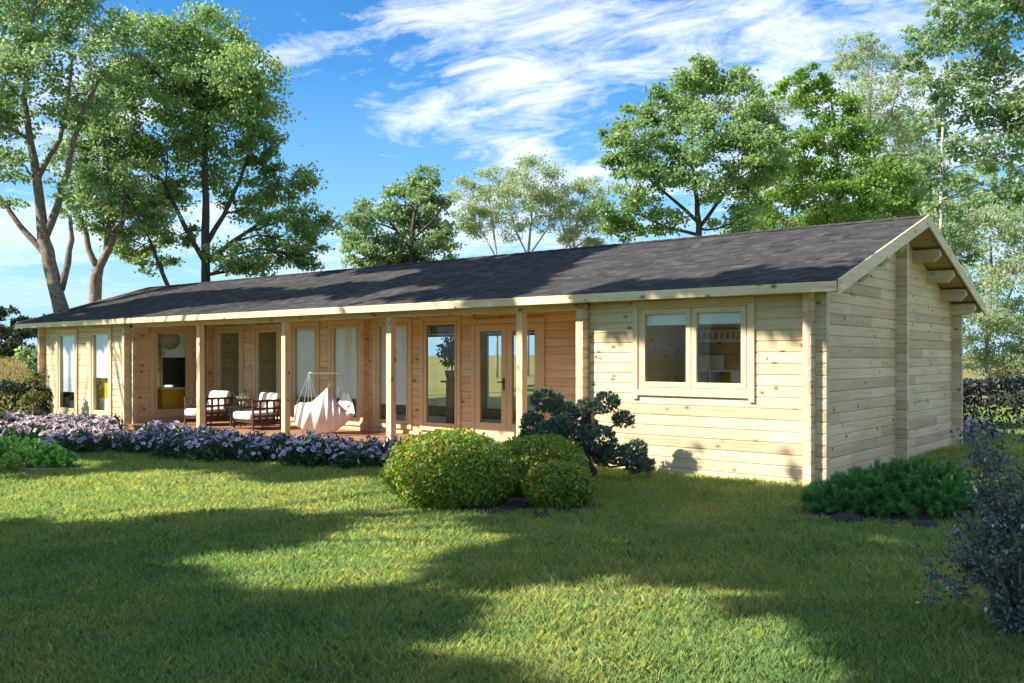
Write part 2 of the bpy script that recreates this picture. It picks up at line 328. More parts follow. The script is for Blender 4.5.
# beds of dark mulch, each a low mound
def bed(name, pts, h=.03):
    mb = MB(); P = np.array(pts, float); c = P.mean(0); n = len(P); V = []
    for s_, hh in ((1.0, -.02), (.94, h), (.6, h+.01)):
        for q in P: r = c+(q-c)*s_; V.append((r[0], r[1], float(ground_z(r[0], r[1]))+hh))
    V.append((c[0], c[1], float(ground_z(c[0], c[1]))+h+.012))
    F = [(k*n+i, k*n+(i+1) % n, (k+1)*n+(i+1) % n, (k+1)*n+i) for k in range(2) for i in range(n)]+[(2*n+i, 2*n+(i+1) % n, 3*n) for i in range(n)]
    mb.poly(V, F); return tag(mb.build(name, M['mulch'], smooth=True), kind='structure')
def ell(cx, cy, a, b, n=24, rot=AZ):
    return [(cx+math.cos(t)*a*math.cos(rot)-math.sin(t)*b*math.sin(rot), cy+math.cos(t)*a*math.sin(rot)+math.sin(t)*b*math.cos(rot)) for t in np.linspace(0, 2*math.pi, n, endpoint=False)]
def cw(lat, D): p = CAM+RT*lat+FW*D; return p[:2]
bed('mulch_bed', ell(*cw(-.05, 9.3), 1.0, .62)); bed('mulch_bed', ell(*cw(3.75, 8.9), .95, .5)); bed('mulch_bed', ell(*cw(-7.2, 12.9), 1.15, .5))

# ------------------------------------------------------------------ the log cabin
house = thing('log_cabin', (0, 0, 0), 'long single-storey pine log cabin with a dark shingle roof and a recessed porch', 'cabin')
def logs(mb, axis, plane, face, t, u0, u1, z0, z1, holes=(), off=0.0, clip=None, m=0, endm=None):
    """rows of planed logs; axis 'x' runs along X at Y=plane (outer face towards face*Y), 'y' along Y at X=plane"""
    g, ch = .010, .013
    k0 = math.floor((z0-Z0-off)/PITCH)-1
    for k in range(k0, k0+60):
        a = Z0+off+k*PITCH; b = a+PITCH
        za, zb = max(a, z0), min(b, z1)
        if zb-za < .006: continue
        cuts = sorted({za, zb, *[h for H in holes for h in H[2:] if za+.004 < h < zb-.004]})
        for ca, cb in zip(cuts, cuts[1:]):
            spans = [(u0, u1)]
            for (h0, h1, q0, q1) in holes:
                if q0 <= (ca+cb)/2 <= q1:
                    spans = [s_ for (p, q) in spans for s_ in ((p, min(q, h0)), (max(p, h1), q)) if s_[1]-s_[0] > .004]
            for (p, q) in spans:
                zl, zh = ca+.0006, cb-.0006
                cb_ = ch if abs(ca-a) < .002 else .0005; ct_ = ch if abs(cb-b) < .002 else .0005
                prof = [(-g if cb_ > .001 else 0, zl), (0, zl+cb_), (0, zh-ct_), (-g if ct_ > .001 else 0, zh), (-t, zh), (-t, zl)]
                V = []
                for e in (0, 1):
                    for n_, z in prof:
                        u = (p, q)[e]
                        if clip: lo, hi = clip(z); u = min(max(u, lo), hi)
                        V.append((u, plane+face*n_, z) if axis == 'x' else (plane+face*n_, u, z))
                sg_ = 1 if (axis == 'x') == (face < 0) else -1
                F = [(i, (i+1) % 6, 6+(i+1) % 6, 6+i) for i in range(6)]
                mb.poly(V, F, m); mb.poly(V, [tuple(range(5, -1, -1)), tuple(range(6, 12))], m if endm is None else endm)
    return mb
def part(mb, name, mats, bevel=0, parent=None, smooth=False): return mb.build(name, mats, parent or house, smooth, bevel)
RIDGE_Y, EAVE, SL, EZ = 3.2, .40, .317, 2.39
XL, XR = -20.6, .55
def roof_z(y): return EZ+SL*((y+EAVE) if y < RIDGE_Y else (2*RIDGE_Y+EAVE-y))
XG, XW, BACK = .15, -20.0, 6.45
PX0, PX1 = -15.62, -3.06                         # inner faces of the porch's two ends
W = .10
# front walls
HR = [(-2.25, -.68, 1.10, 2.19)]
part(logs(MB(), 'x', 0, -1, W, -3.05, .28, Z0, 2.33, HR), 'front_wall', [M['log_x'], M['pink_end']])
HL = [(-19.12, -18.19, .18, 2.14), (-17.40, -16.52, .18, 2.14)]
part(logs(MB(), 'x', 0, -1, W, -20.15, -15.50, Z0, 2.33, HL), 'front_wall', [M['log_x'], M['pink_end']])
HB = [(-15.20, -14.25, .19, 2.18), (-13.66, -12.81, .19, 2.18), (-12.31, -11.47, .20, 2.22), (-11.0, -10.12, .20, 2.22), (-9.59, -8.66, .20, 2.22), (-8.26, -7.37, .20, 2.22), (-6.94, -5.41, 0.0, 2.12)]
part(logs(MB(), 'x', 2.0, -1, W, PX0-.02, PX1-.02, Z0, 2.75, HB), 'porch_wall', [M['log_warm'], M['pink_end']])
# porch end walls and partition crossings (their sawn ends face the garden)
HS = [(.57, 1.49, .21, 2.17)]
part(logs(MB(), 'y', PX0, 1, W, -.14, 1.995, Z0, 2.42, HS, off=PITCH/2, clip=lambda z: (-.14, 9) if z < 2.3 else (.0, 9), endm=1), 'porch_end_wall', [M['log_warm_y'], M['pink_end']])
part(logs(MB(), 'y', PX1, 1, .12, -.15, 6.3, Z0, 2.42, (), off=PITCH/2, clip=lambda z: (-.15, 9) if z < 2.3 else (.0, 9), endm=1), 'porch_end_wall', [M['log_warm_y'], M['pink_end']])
for xc in (-9.84, -15.40):
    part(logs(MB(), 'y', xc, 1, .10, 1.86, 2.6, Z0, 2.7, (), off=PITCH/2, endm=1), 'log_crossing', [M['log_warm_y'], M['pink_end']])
# gable walls
def gclip(z):
    y = (z+.11-EZ)/SL-EAVE
    return (y if z > 2.24 else -.14, 2*RIDGE_Y-y if z > 2.24 else 2*RIDGE_Y+.14)
part(logs(MB(), 'y', XG, 1, W, -.14, BACK+.14, Z0, 3.36, (), off=PITCH/2, clip=gclip, endm=1), 'gable_wall', [M['log_y'], M['pink_end']])
part(logs(MB(), 'y', XW-.0, -1, W, -.14, BACK+.14, Z0, 3.36, [(.80, 2.90, .22, 2.10)], off=PITCH/2, clip=gclip, endm=1), 'gable_wall', [M['log_y'], M['pink_end']])  # opening for the unseen end window, added to let sun in
part(logs(MB(), 'x', RIDGE_Y-.05, -1, .10, XG-.02, XG+.15, Z0, 3.33), 'log_crossing', [M['log_x'], M['log_y']])
# rear wall with wide openings added to light the rooms
HBk = [(-15.12, -13.18, .18, 2.14), (-12.82, -10.88, .18, 2.14), (-10.52, -8.48, .18, 2.14), (-2.87, -.43, .58, 2.14)]
part(logs(MB(), 'x', BACK, 1, W, -20.15, .30, Z0, 2.33, HBk), 'rear_wall', [M['log_x'], M['pink_end']])
# roof: underside boards, far slope, shingle courses on the near slope
mb = MB()
for sgn in (-1, 1):
    ys = [(-EAVE, RIDGE_Y), (RIDGE_Y, 2*RIDGE_Y+EAVE)][sgn > 0]
    z_ = [roof_z(ys[0]), roof_z(ys[1])]
    for k in range(22):
        ya = ys[0]+(ys[1]-ys[0])*k/22; yb = ys[0]+(ys[1]-ys[0])*(k+1)/22-.004
        za, zb = roof_z(ya)-.075, roof_z(yb)-.075
        x0, x1 = XL+.03, XR-.03
        V = [(x0,ya,za-.02),(x1,ya,za-.02),(x1,yb,zb-.02),(x0,yb,zb-.02),(x0,ya,za),(x1,ya,za),(x1,yb,zb),(x0,yb,zb)]
        mb.poly(V, [(0,3,2,1),(4,5,6,7),(0,1,5,4),(1,2,6,5),(2,3,7,6),(3,0,4,7)])
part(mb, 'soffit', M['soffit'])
mb = MB()
def slab(mb, x0, x1, ya, yb, za, zb, th, a):
    V = [(x0,ya,za-th),(x1,ya,za-th),(x1,yb,zb-th),(x0,yb,zb-th),(x0,ya,za),(x1,ya,za),(x1,yb,zb),(x0,yb,zb)]
    mb.poly(V, [(0,3,2,1),(4,5,6,7),(0,1,5,4),(1,2,6,5),(2,3,7,6),(3,0,4,7)], 0, a)
slab(mb, XL, XR, -EAVE+.005, RIDGE_Y-.002, roof_z(-EAVE)-.012, roof_z(RIDGE_Y)-.012, .05, .4)
slab(mb, XL, XR, RIDGE_Y+.002, 2*RIDGE_Y+EAVE, roof_z(RIDGE_Y-.001), roof_z(2*RIDGE_Y+EAVE), .062, .4)
nrow = 32; dy = (RIDGE_Y+EAVE)/nrow
for k in range(nrow):
    ya = -EAVE-.02+k*dy; yb = ya+dy+.03; x = XL-.02-random.random()*.3
    while x < XR:
        wd = random.choice((.10, .14, .18, .24))*random.uniform(.9, 1.1); x1 = min(x+wd, XR+.012); x0 = max(x, XL-.012)
        dr = random.choice((0, 0, 0, .022)); th = random.uniform(.006, .010)
        if x1-x0 > .02:
            yb_ = min(yb, RIDGE_Y)
            V = [(x0, ya+dr, roof_z(ya+dr)+th), (x1-.003, ya+dr, roof_z(ya+dr)+th), (x1-.003, yb_, roof_z(yb_-1e-4)+.001), (x0, yb_, roof_z(yb_-1e-4)+.001), (x0, ya+dr, roof_z(ya+dr)-.008), (x1-.003, ya+dr, roof_z(ya+dr)-.008)]
            mb.poly(V, [(0,1,2,3), (4,5,1,0), (4,0,3), (5,2,1)], 0, min(1, max(0, random.gauss(.45, .2))))
        x += wd
x = XL
while x < XR:
    x1 = min(x+.28, XR+.014)
    for s_ in (-1, 1):
        ye = RIDGE_Y+s_*.14; z0 = roof_z(RIDGE_Y-1e-4)+.016; z1 = roof_z(ye)+.014
        mb.poly([(x, RIDGE_Y, z0), (x1-.004, RIDGE_Y, z0+.006), (x1-.004, ye, z1+.006), (x, ye, z1)], [(0,1,2,3) if s_ > 0 else (3,2,1,0)], 0, random.gauss(.45, .15))
    x = x1 if x1 < XR+.01 else XR+1
part(mb, 'roof', M['shingle'])
# fascia along the eave, bargeboards on the gables
part(MB().box(XL, XR+.0, -EAVE-.035, -EAVE-.008, EZ-.125, EZ-.012), 'fascia', M['board_x'], .004)
def barge(x, ya, yb, ext=0.0):
    h = .165; V = []
    for xx in (x, x+.03):
        for y in (ya, yb):
            z = roof_z(y if abs(y-RIDGE_Y) > 1e-3 else RIDGE_Y-1e-3)+.018
            V += [(xx, y, z-h), (xx, y, z)]
    return MB().poly(V, [(0,1,3,2),(4,6,7,5),(0,4,5,1),(2,3,7,6),(1,5,7,3),(0,2,6,4)])
for xx in (XR+.013, XL-.043):
    part(barge(xx, -EAVE-.036, RIDGE_Y), 'bargeboard', M['board_y'], .003); part(barge(xx, RIDGE_Y+.002, 2*RIDGE_Y+EAVE+.02), 'bargeboard', M['board_y'], .003)
for y in (.75, 1.55, 2.35, 4.05, 4.85, 5.65, 6.3):
    zt = roof_z(y)-.115; 
    if y < RIDGE_Y: zt -= .0
    tp = zt-.08
    V = []
    for xx in (XG-.03, XR-.02):
        e = xx > .3
        V += [(xx, y-.07, zt-.19+(.09 if e else 0)), (xx, y+.07, zt-.19+(.09 if e else 0)), (xx, y+.07, zt), (xx, y-.07, zt)]
    Vm = [(XR-.11, y-.07, zt-.19), (XR-.11, y+.07, zt-.19)]
    part(MB().poly(V+Vm, [(0,1,2,3),(4,7,6,5),(3,2,6,7),(0,3,7,4,8),(1,9,5,6,2),(0,8,9,1),(8,4,5,9)]), 'purlin', M['log_x'], .004)
# porch: deck, beam, posts
mb = MB(); y = -.20
while y < 1.99:
    mb.box(PX0+.005, PX1-.125, y, min(y+.115, 1.995), -.012, .022); y += .121
mb.box(PX0, PX1-.13, -.185, -.15, -.24, -.014)
part(mb, 'porch_deck', M['deck'])
part(MB().box(PX0+.005, PX1-.125, .0, .085, 2.195, 2.34), 'porch_beam', M['board_x'], .004)
for x in (-12.80, -9.94, -7.08, -4.28):
    part(MB().box(x-.06, x+.06, -.035, .085, -.14 if x < -4 else -.14, 2.193), 'porch_post', M['post'], .006)

# windows: casing on the wall, sash inside it, pane in the sash
def window(axis, plane, face, u0, u1, z0, z1, cas=.10, sash=.085, leaves_=1, legs=0.0, name='window'):
    """outer casing box u0..u1, z0..z1 on the wall face"""
    def bx(mb, a, b, za, zb, n0, n1):
        p, q = sorted((plane+face*n0, plane+face*n1))
        return mb.box(a, b, p, q, za, zb) if axis == 'x' else mb.box(p, q, a, b, za, zb)
    mb = MB(); n0, n1 = .002, .034
    bx(mb, u0, u0+cas, z0-legs, z1-cas, n0, n1); bx(mb, u1-cas, u1, z0-legs, z1-cas, n0, n1); bx(mb, u0, u1, z1-cas+.001, z1, n0, n1+.004); bx(mb, u0+cas+.001, u1-cas-.001, z0, z0+cas, n0, n1+.003)
    fr = .03                                                    # reveal lining set into the wall
    a, b, za, zb = u0+cas+.001, u1-cas-.001, z0+cas+.001, z1-cas
    for (p, q, r, s_) in ((a, a+fr, za, zb), (b-fr, b, za, zb), (a+fr, b-fr, zb-fr, zb), (a+fr, b-fr, za, za+fr)): bx(mb, p, q, r, s_, -.095, .012)
    root = part(mb, name, M['frame'], .004)
    a += fr+.004; b -= fr+.004; za += fr+.004; zb -= fr+.004
    wl = (b-a)/leaves_
    for i in range(leaves_):
        p, q = a+i*wl+(.004 if i else 0), a+(i+1)*wl-(.004 if i < leaves_-1 else 0)
        mb = MB(); d0, d1 = -.045, .018
        for (e, f_, r, s_) in ((p, p+sash, za, zb), (q-sash, q, za, zb), (p+sash, q-sash, zb-sash, zb), (p+sash, q-sash, za, za+sash)): bx(mb, e, f_, r, s_, d0, d1)
        part(mb, 'sash', M['frame'], .005, root)
        mb = MB(); bx(mb, p+sash-.008, q-sash+.008, za+sash-.008, zb-sash+.008, -.022, -.016); part(mb, 'pane', M['glass'], 0, root)
    return root
window('x', 0, -1, -2.33, -.60, 1.02, 2.275, .075, .072, 2, .05)
for (a, b) in ((-19.20, -18.11), (-17.48, -16.44)): window('x', 0, -1, a, b, .10, 2.22, .075, .055)
for (a, b) in ((-15.29, -14.16), (-13.75, -12.72)): window('x', 2.0, -1, a, b, .10, 2.27, .085, .055)
for (a, b) in ((-12.39, -11.39), (-11.08, -10.04), (-9.67, -8.58), (-8.34, -7.29)): window('x', 2.0, -1, a, b, .12, 2.30, .075, .045)
window('y', PX0, 1, .48, 1.58, .12, 2.26, .09, .055)
def added_panel(axis, plane, face, u0, u1, z0, z1):  # white panel added behind a pane so the glass reads pale
    mb = MB(); a, b = sorted((plane-face*.055, plane-face*.051))
    mb.box(u0, u1, a, b, z0, z1) if axis == 'x' else mb.box(a, b, u0, u1, z0, z1)
    part(mb, 'added_white_panel', M['added_panel'])
for (a, b, z) in ((-19.10, -18.21, .66), (-17.38, -16.54, 1.04)): added_panel('x', 0, -1, a, b, z, 2.13)
for (a, b, z) in ((-12.29, -11.49, .66), (-10.98, -10.14, .66), (-9.57, -8.68, .58)): added_panel('x', 2.0, -1, a, b, z, 2.20)
for (a, b) in ((-2.23, -1.48), (-1.45, -.70)): added_panel('x', 0, -1, a, b, 1.95, 2.18)
# double garden door
mb = MB()
for (a, b, za, zb) in ((-7.02, -6.93, -.02, 2.13), (-5.42, -5.33, -.02, 2.13), (-7.02, -5.33, 2.131, 2.22)): mb.box(a, b, 1.962, 1.998, za, zb)
part(mb, 'door_frame', M['frame'], .004)
for i, (a, b) in enumerate(((-6.925, -6.178), (-6.172, -5.425))):
    mb = MB(); s_ = .12
    for (p, q, za, zb) in ((a, a+s_, 0, 2.12), (b-s_, b, 0, 2.12), (a+s_, b-s_, 2.0, 2.12), (a+s_, b-s_, 0, .34)): mb.box(p, q, 1.975, 2.04, za, zb)
    d = part(mb, 'door', M['frame'], .004)
    part(MB().box(a+s_-.01, b-s_+.01, 2.004, 2.01, .33, 2.01), 'pane', M['glass'], 0, d)
    if i == 0:
        hb = MB().box(b-.075, b-.035, 1.966, 1.974, .93, 1.16); hb.tube([(b-.055, 1.97, 1.08), (b-.055, 1.92, 1.08), (b-.17, 1.915, 1.08)], [.011]*3, 8); part(hb, 'handle', M['black'], 0, d)
# rooms behind the glass
part(MB().box(PX0-.09, PX1-.14, 2.10, BACK-.11, -.02, .022), 'floor', M['board_x'])
part(MB().box(PX1+.01, XG-.12, .12, BACK-.12, 2.33, 2.345), 'ceiling', M['white']); part(MB().box(XW+.12, PX0-.12, .12, 3.6, 2.33, 2.345), 'ceiling', M['white'])
part(MB().box(PX0-.1, PX1-.14, 2.12, BACK-.11, 2.40, 2.415), 'ceiling', M['white'])
part(logs(MB(), 'x', 2.9, -1, .08, PX1+.01, XG-.11, Z0, 2.02), 'partition', [M['inwood']]); part(MB().box(PX1+.01, XG-.11, 2.9, 2.97, 2.022, 2.33), 'partition_frieze', M['white'])
part(MB().box(XW+.12, PX0-.11, 3.2, 3.28, -.04, 2.33), 'partition', M['white'])
part(MB().box(-15.68, -15.60, 2.12, 6.3, -.04, 2.4), 'partition', M['inwood_y'])
part(MB().box(PX1-.2, PX1-.13, 2.12, 6.3, -.04, 2.4), 'partition', M['inwood_y'])
part(MB().box(PX1+.01, XG-.13, .12, 2.89, .024, .034), 'floor', M['white']); part(MB().box(XG-.125, XG-.105, .12, 2.89, .036, 2.328), 'added_lining', M['white']); part(MB().box(PX1+.003, PX1+.02, .12, 2.89, .036, 2.328), 'added_lining', M['inpale'])  # pale floor and linings added to bounce light around the right room
part(MB().box(XW+.12, PX0-.12, .12, 3.19, .024, .034), 'floor', M['board_x'])
window('x', BACK, 1, -2.95, -.35, .50, 2.22, .08, .06, 3)  # rear window added as a source of skylight
window('y', XW, -1, .72, 2.98, .12, 2.18, .09, .06, 2)  # unseen end window, added to bring sun and sky into the left room
for (a, b) in ((-15.2, -13.1), (-12.9, -10.8), (-10.6, -8.4)): window('x', BACK, 1, a, b, .10, 2.22, .08, .06)  # rear windows added to brighten the rooms behind the porch

# ------------------------------------------------------------------ things on the porch and in the rooms
def armchair(loc, rz, label, group):
    t = thing('armchair', loc, label, 'armchair', group); t.rotation_euler[2] = rz
    bm_ = M['brown']
    for s in (-1, 1):
        mb = MB(); x = s*.36
        for i in range(5): y = -.34+i*.165; mb.bar((x, y, .0 if i in (0, 4) else .1), (x, y, .60), .045, .03, up=(0, 1, 0))
        for i, z in enumerate((.12, .28, .44, .60)): mb.bar((x, -.36, z), (x, .345, z), .05 if z > .5 else .03, .045)
        mb.build('armrest', bm_, t)
    mb = MB()
    for i in range(6): x = -.33+i*.132; mb.bar((x, .33, .1), (x, .40, .70), .028, .028, up=(1, 0, 0))
    for k in range(5): z = .12+.145*k; y = .33+.07*(z-.1)/.6; mb.bar((-.36, y, z), (.36, y, z), .026, .028)
    mb.build('backrest', bm_, t)
    MB().box(-.345, .345, -.345, .33, .15, .205).build('seat', bm_, t, bevel=.006)
    MB().box(-.335, .335, -.40, .24, .207, .37).build('seat_cushion', M['cream_cloth'], t, True, .05)
    c = MB().box(-.33, .33, -.075, .075, 0, .40).build('back_cushion', M['cream_cloth'], t, True, .055)
    c.location = (0, .225, .36); c.rotation_euler = (R(-14), 0, 0)
armchair((-13.82, .86, .022), R(4), 'dark lattice armchair with cream cushions nearest the left end of the porch', 'armchairs on the porch')
armchair((-12.05, .90, .022), R(-3), 'dark lattice armchair with cream cushions beside the hanging hammock chair', 'armchairs on the porch')
t = thing('side_table', (-12.92, 1.12, .022), 'small dark side table between the two armchairs', 'table')
MB().box(-.2, .2, -.2, .2, .40, .43).build('tabletop', M['brown'], t, bevel=.004)
for sx in (-.17, .17):
    for sy in (-.17, .17): MB().box(sx-.016, sx+.016, sy-.016, sy+.016, 0, .399).build('leg', M['brown'], t)
t = thing('flower_pot', (-12.92, 1.12, .452), 'small white flower pot on the side table between the armchairs', 'flower pot')
MB().lathe((0,0,0), [(.0,0),(.05,0),(.065,.1),(.058,.1),(.05,.085),(0,.085)], 14).build('pot', M['white'], t, True)
P = rng.normal(size=(90, 3))*(.05, .05, .04)+(0, 0, .15)
raw_mesh('foliage', leaves(P, .05), 4, M['leaf_lush'], t, rng.random(90))
P = rng.normal(size=(25, 3))*(.05, .05, .025)+(0, 0, .19)
raw_mesh('blossom', leaves(P, .05, 1.0), 4, M['white'], t)

# hanging hammock chair
HD = 17.75
hb = at(325, 373, HD); t = thing('hammock_chair', at(325, 434, HD), 'pale cloth hammock chair hanging by ropes from the porch roof', 'hammock chair')
Tp = [(295,406),(300,402.5),(306,403),(312,402),(318,397),(323,392),(327,388),(332,395),(338,403),(345,410),(354,414)]
Bp = [(294,423),(298,427),(303,429.5),(309,431.5),(316,433),(323,433.5),(330,433.5),(337,430),(344,425),(350,419),(354.5,415)]
def cloth(rows, cols, fn):
    V = [fn(i/(cols-1), j/(rows-1)) for j in range(rows) for i in range(cols)]
    return MB().poly(V, [(j*cols+i, j*cols+i+1, (j+1)*cols+i+1, (j+1)*cols+i) for j in range(rows-1) for i in range(cols-1)])
def lerp_poly(Pp, u):
    f = u*(len(Pp)-1); i = min(int(f), len(Pp)-2); f -= i; a, b = np.array(Pp[i]), np.array(Pp[i+1]); return a*(1-f)+b*f
def front(u, v):
    p = lerp_poly(Tp, u)*(1-v)+lerp_poly(Bp, u)*v
    d = .05+.22*math.sin(math.pi*min(1, v*.9+.08))*math.sin(math.pi*(.08+.84*u)); d += .026*math.sin(u*46+v*3+2*math.sin(u*9))*(1-.45*v)
    return at(p[0], p[1], HD-d+.25*(v > 2))
def back(u, v):
    Tb = [(297,407),(305,404),(314,404),(322,402),(331,408),(338,404),(344,391),(349,392),(352,400),(355,413)]
    p = lerp_poly(Tb, u)*(1-v)+lerp_poly(Bp, u)*v
    d = .45*math.sin(math.pi*(.5+.5*v))*math.sin(math.pi*(.05+.9*u)); d += .02*math.sin(u*30)
    return at(p[0], p[1], HD+.06+d)
o = under(cloth(22, 70, front).build('hammock_cloth', M['pink_cloth'], None, True), t); m = o.modifiers.new('thick', 'SOLIDIFY'); m.thickness = .006
o = under(cloth(14, 60, back).build('back_cloth', M['pink_cloth'], None, True), t); m = o.modifiers.new('thick', 'SOLIDIFY'); m.thickness = .006
bl, br_, ring = at(309, 373, HD), at(341, 373, HD), at(325, 353, HD)
under(MB().tube([bl, br_], [.016, .016], 8).build('spreader_bar', M['white'], None), t)
mb = MB(); tr_ = ring.copy(); tr_[2] = roof_z(ring[1])-.09
mb.tube([ring, tr_], [.012, .012], 6); mb.tube([ring, bl], [.008]*2, 5); mb.tube([ring, br_], [.008]*2, 5)
for e, ts in ((bl, ((296,406,-.06),(304,403,-.06),(312,402,-.06),(308,404,.1),(318,403,.1))), (br_, ((327,388,-.06),(336,402,-.06),(345,391,.1),(350,393,.1),(354,413,0)))):
    for (x, y, d) in ts: mb.tube([e, at(x, y, HD+d)], [.004]*2, 5)
under(mb.build('rope', M['rope'], None), t)

# left-end room
t = thing('sideboard', (-16.12, 1.7, .036), 'yellow sideboard with a white top seen through the windows of the left end', 'sideboard')
MB().box(-.22, .22, -.75, .75, .06, .72).build('cabinet', M['yellow'], t, bevel=.01); MB().box(-.25, .25, -.78, .78, .722, .76).build('top', M['white'], t); MB().box(-.18, .18, -.7, .7, 0, .058).build('plinth', M['brown'], t)
t = thing('bed', (-17.0, .22, .036), 'white bed with a yellow headboard behind the second window of the left end', 'bed')
MB().box(-.48, .48, .05, 1.9, .05, .28).build('bed_base', M['white'], t, bevel=.01); MB().box(-.46, .46, .06, 1.88, .281, .50).build('mattress', M['cream_cloth'], t, True, .06)
MB().box(-.50, .50, -.02, .02, .50, .96).build('headboard', M['yellow'], t, bevel=.01); MB().box(-.50, .50, -.018, .018, 0, .498).build('end_panel', M['white'], t, bevel=.006)
t = thing('pendant_lamp', (-16.6, 1.55, 1.95), 'round white paper lamp shade hanging behind the porch end window', 'lamp')
MB().lathe((0,0,0), [(.001,-.24)]+[(.24*math.cos(a), .24*math.sin(a)) for a in np.linspace(-1.4, 1.4, 12)]+[(.001,.24)], 20).build('lamp_shade', M['paper'], t, True)
MB().tube([(0,0,.23), (0,0,.378)], [.006]*2, 6).build('cord', M['black'], t)
t = thing('television', (-16.06, 1.6, .798), 'dark flat television standing on the yellow sideboard indoors', 'television')
MB().box(-.02, .02, -.55, .55, .06, .72).build('screen', M['black'], t, bevel=.006); MB().box(-.1, .1, -.2, .2, 0, .058).build('stand', M['black'], t)
t = thing('table_lamp', (-19.15, .36, .036), 'black domed lamp on a white stand behind the leftmost window', 'lamp')
MB().box(-.2, .2, -.12, .12, 0, .40).build('stand', M['white'], t, bevel=.01); MB().tube([(0,0,.401), (0,0,.50)], [.03, .015], 8).build('base', M['black'], t)
MB().lathe((0,0,.48), [(.22,0)]+[(.22*math.cos(a), .17*math.sin(a)) for a in np.linspace(.05, 1.5, 8)]+[(.001,.17)], 18).build('lamp_shade', M['black'], t, True)
# right-end room
t = thing('cabinet', (-2.32, 2.55, .036), 'white cabinet standing indoors behind the left pane of the double window', 'cabinet')
MB().box(-.5, -.05, -.25, .25, .0, 1.52).build('body', M['white'], t, bevel=.008); MB().box(-.47, -.08, -.27, -.251, .02, 1.5).build('door', M['white'], t, bevel=.004)
t = thing('shelf_unit', (-2.15, 2.15, .036), 'low yellow shelf unit with white edges behind the left pane of the double window', 'shelf')
mb = MB()
for z in (0, .45, .90, 1.27): mb.box(-.45, .30, -.18, .18, z, z+.025)
for x in (-.45, -.07, .285): mb.box(x, x+.025, -.18, .18, .026, 1.27)
mb.build('frame', M['white'], t); MB().box(-.42, .28, .15, .178, .03, 1.265).build('back_panel', M['yellow'], t)
t = thing('bunk_rail', (-1.7, 2.6, 1.76), 'white slatted bunk bed rail high up in the right-hand room', 'bed rail')
mb = MB().box(-1.2, 1.2, -.02, .02, 0, .05).box(-1.2, 1.2, -.02, .02, .17, .19)
mb.build('rail', M['white'], t)
for k in range(24): MB().box(-1.18+k*.1, -1.15+k*.1, -.012, .012, .05, .17).build('slat', M['white'], t)
for x in (-1.25, 1.2): MB().box(x, x+.05, -.03, .03, -1.724, .33).build('bed_post', M['white'], t)
# potted plant on a stand behind the tall window beside the door
t = thing('plant_stand', (-8.35, 2.9, .036), 'tall brown wooden plant stand indoors beside the garden door', 'plant stand')
MB().box(-.14, .14, -.14, .14, 0, .04).box(-.09, .09, -.09, .09, .04, .98).box(-.17, .17, -.17, .17, .98, 1.02).build('column', M['soffit'], t, bevel=.006)
t = thing('potted_plant', (-8.35, 2.9, 1.058), 'leafy green house plant in a grey blue pot on the brown stand', 'plant')
MB().lathe((0,0,0), [(0,0),(.11,0),(.15,.2),(.135,.2),(.12,.17),(0,.17)], 18).build('pot', M['pot'], t, True)
P = nrm(rng.normal(size=(420, 3)))*(rng.random((420, 1))**.4)*(.27, .27, .30)+(0, 0, .58)
raw_mesh('foliage', leaves(P, .12, .55), 4, M['leaf_lush'], t, rng.random(420))
mb = MB()
for k in range(5): mb.tube([(0,0,.15), (random.uniform(-.1,.1), random.uniform(-.1,.1), .5)], [.012, .005], 5)
mb.build('stem', M['bark'], t)

# ------------------------------------------------------------------ shrubs
def needles(C, A, n, shoot, nl, wd, spread=.9):
    """tufts: C shoot bases, A axes; n needles on each; returns triangle vertices and per-needle variation"""
    k = len(C); i = np.repeat(np.arange(k), n); s = rng.random(len(i)); ax = A[i]
    p = C[i]+ax*(s*shoot)[:, None]; r = nrm(rng.normal(size=(len(i), 3))); r = nrm(r-ax*np.sum(r*ax, 1, keepdims=True))
    d = nrm(ax*(.35+.9*s)[:, None]+r*spread); sd_ = nrm(np.cross(d, rng.normal(size=d.shape)))*wd*.5
    l = (nl*(.7+.5*rng.random(len(i))))[:, None]
    tv = rng.random(k)[i]*.55+.45*(s*.6+.4*rng.random(len(i)))
    return np.stack([p-sd_, p+sd_, p+d*l], 1).reshape(-1, 3), tv
def dwarf_pine(lat, D, rx, ry, h, nsh, label, lumps):
    c = CAM+RT*lat+FW*D; c[2] = float(ground_z(c[0], c[1]))
    t = thing('dwarf_pine', c, label, 'shrub'); C = []; A = []
    for (lx, ly, lr, lh) in lumps:
        n = int(nsh*lr*lr); d = nrm(rng.normal(size=(n, 3))); d[:, 2] = np.abs(d[:, 2])*1.0-.12; d = nrm(d)
        rr = (.55+.45*rng.random(n)**.5)[:, None]
        loc = d*rr*np.array([lr*rx, lr*ry, lh*h]); loc = (RT*loc[:, :1]+FW*loc[:, 1:2]+UP*loc[:, 2:]) + RT*(lx*rx)+FW*(ly*ry)+UP*(.10*h)
        C.append(loc); a = nrm(d*(.8,.8,.6)+(0,0,.5)+rng.normal(size=(n, 3))*.25); A.append(a)
    C = np.concatenate(C); A = np.concatenate(A); C[:, 2] = np.maximum(C[:, 2], .04)
    V, tv = needles(C, A, 60, .085, .05, .0075); raw_mesh('foliage', V, 3, M['needle'], t, tv)
    mb = MB()
    for k in range(0, len(C), 14): mb.tube([(0,0,0), C[k]*np.array([.5,.5,.35]), C[k]], [.02, .012, .006], 5)
    mb.build('stem', M['bark_dark'], t)
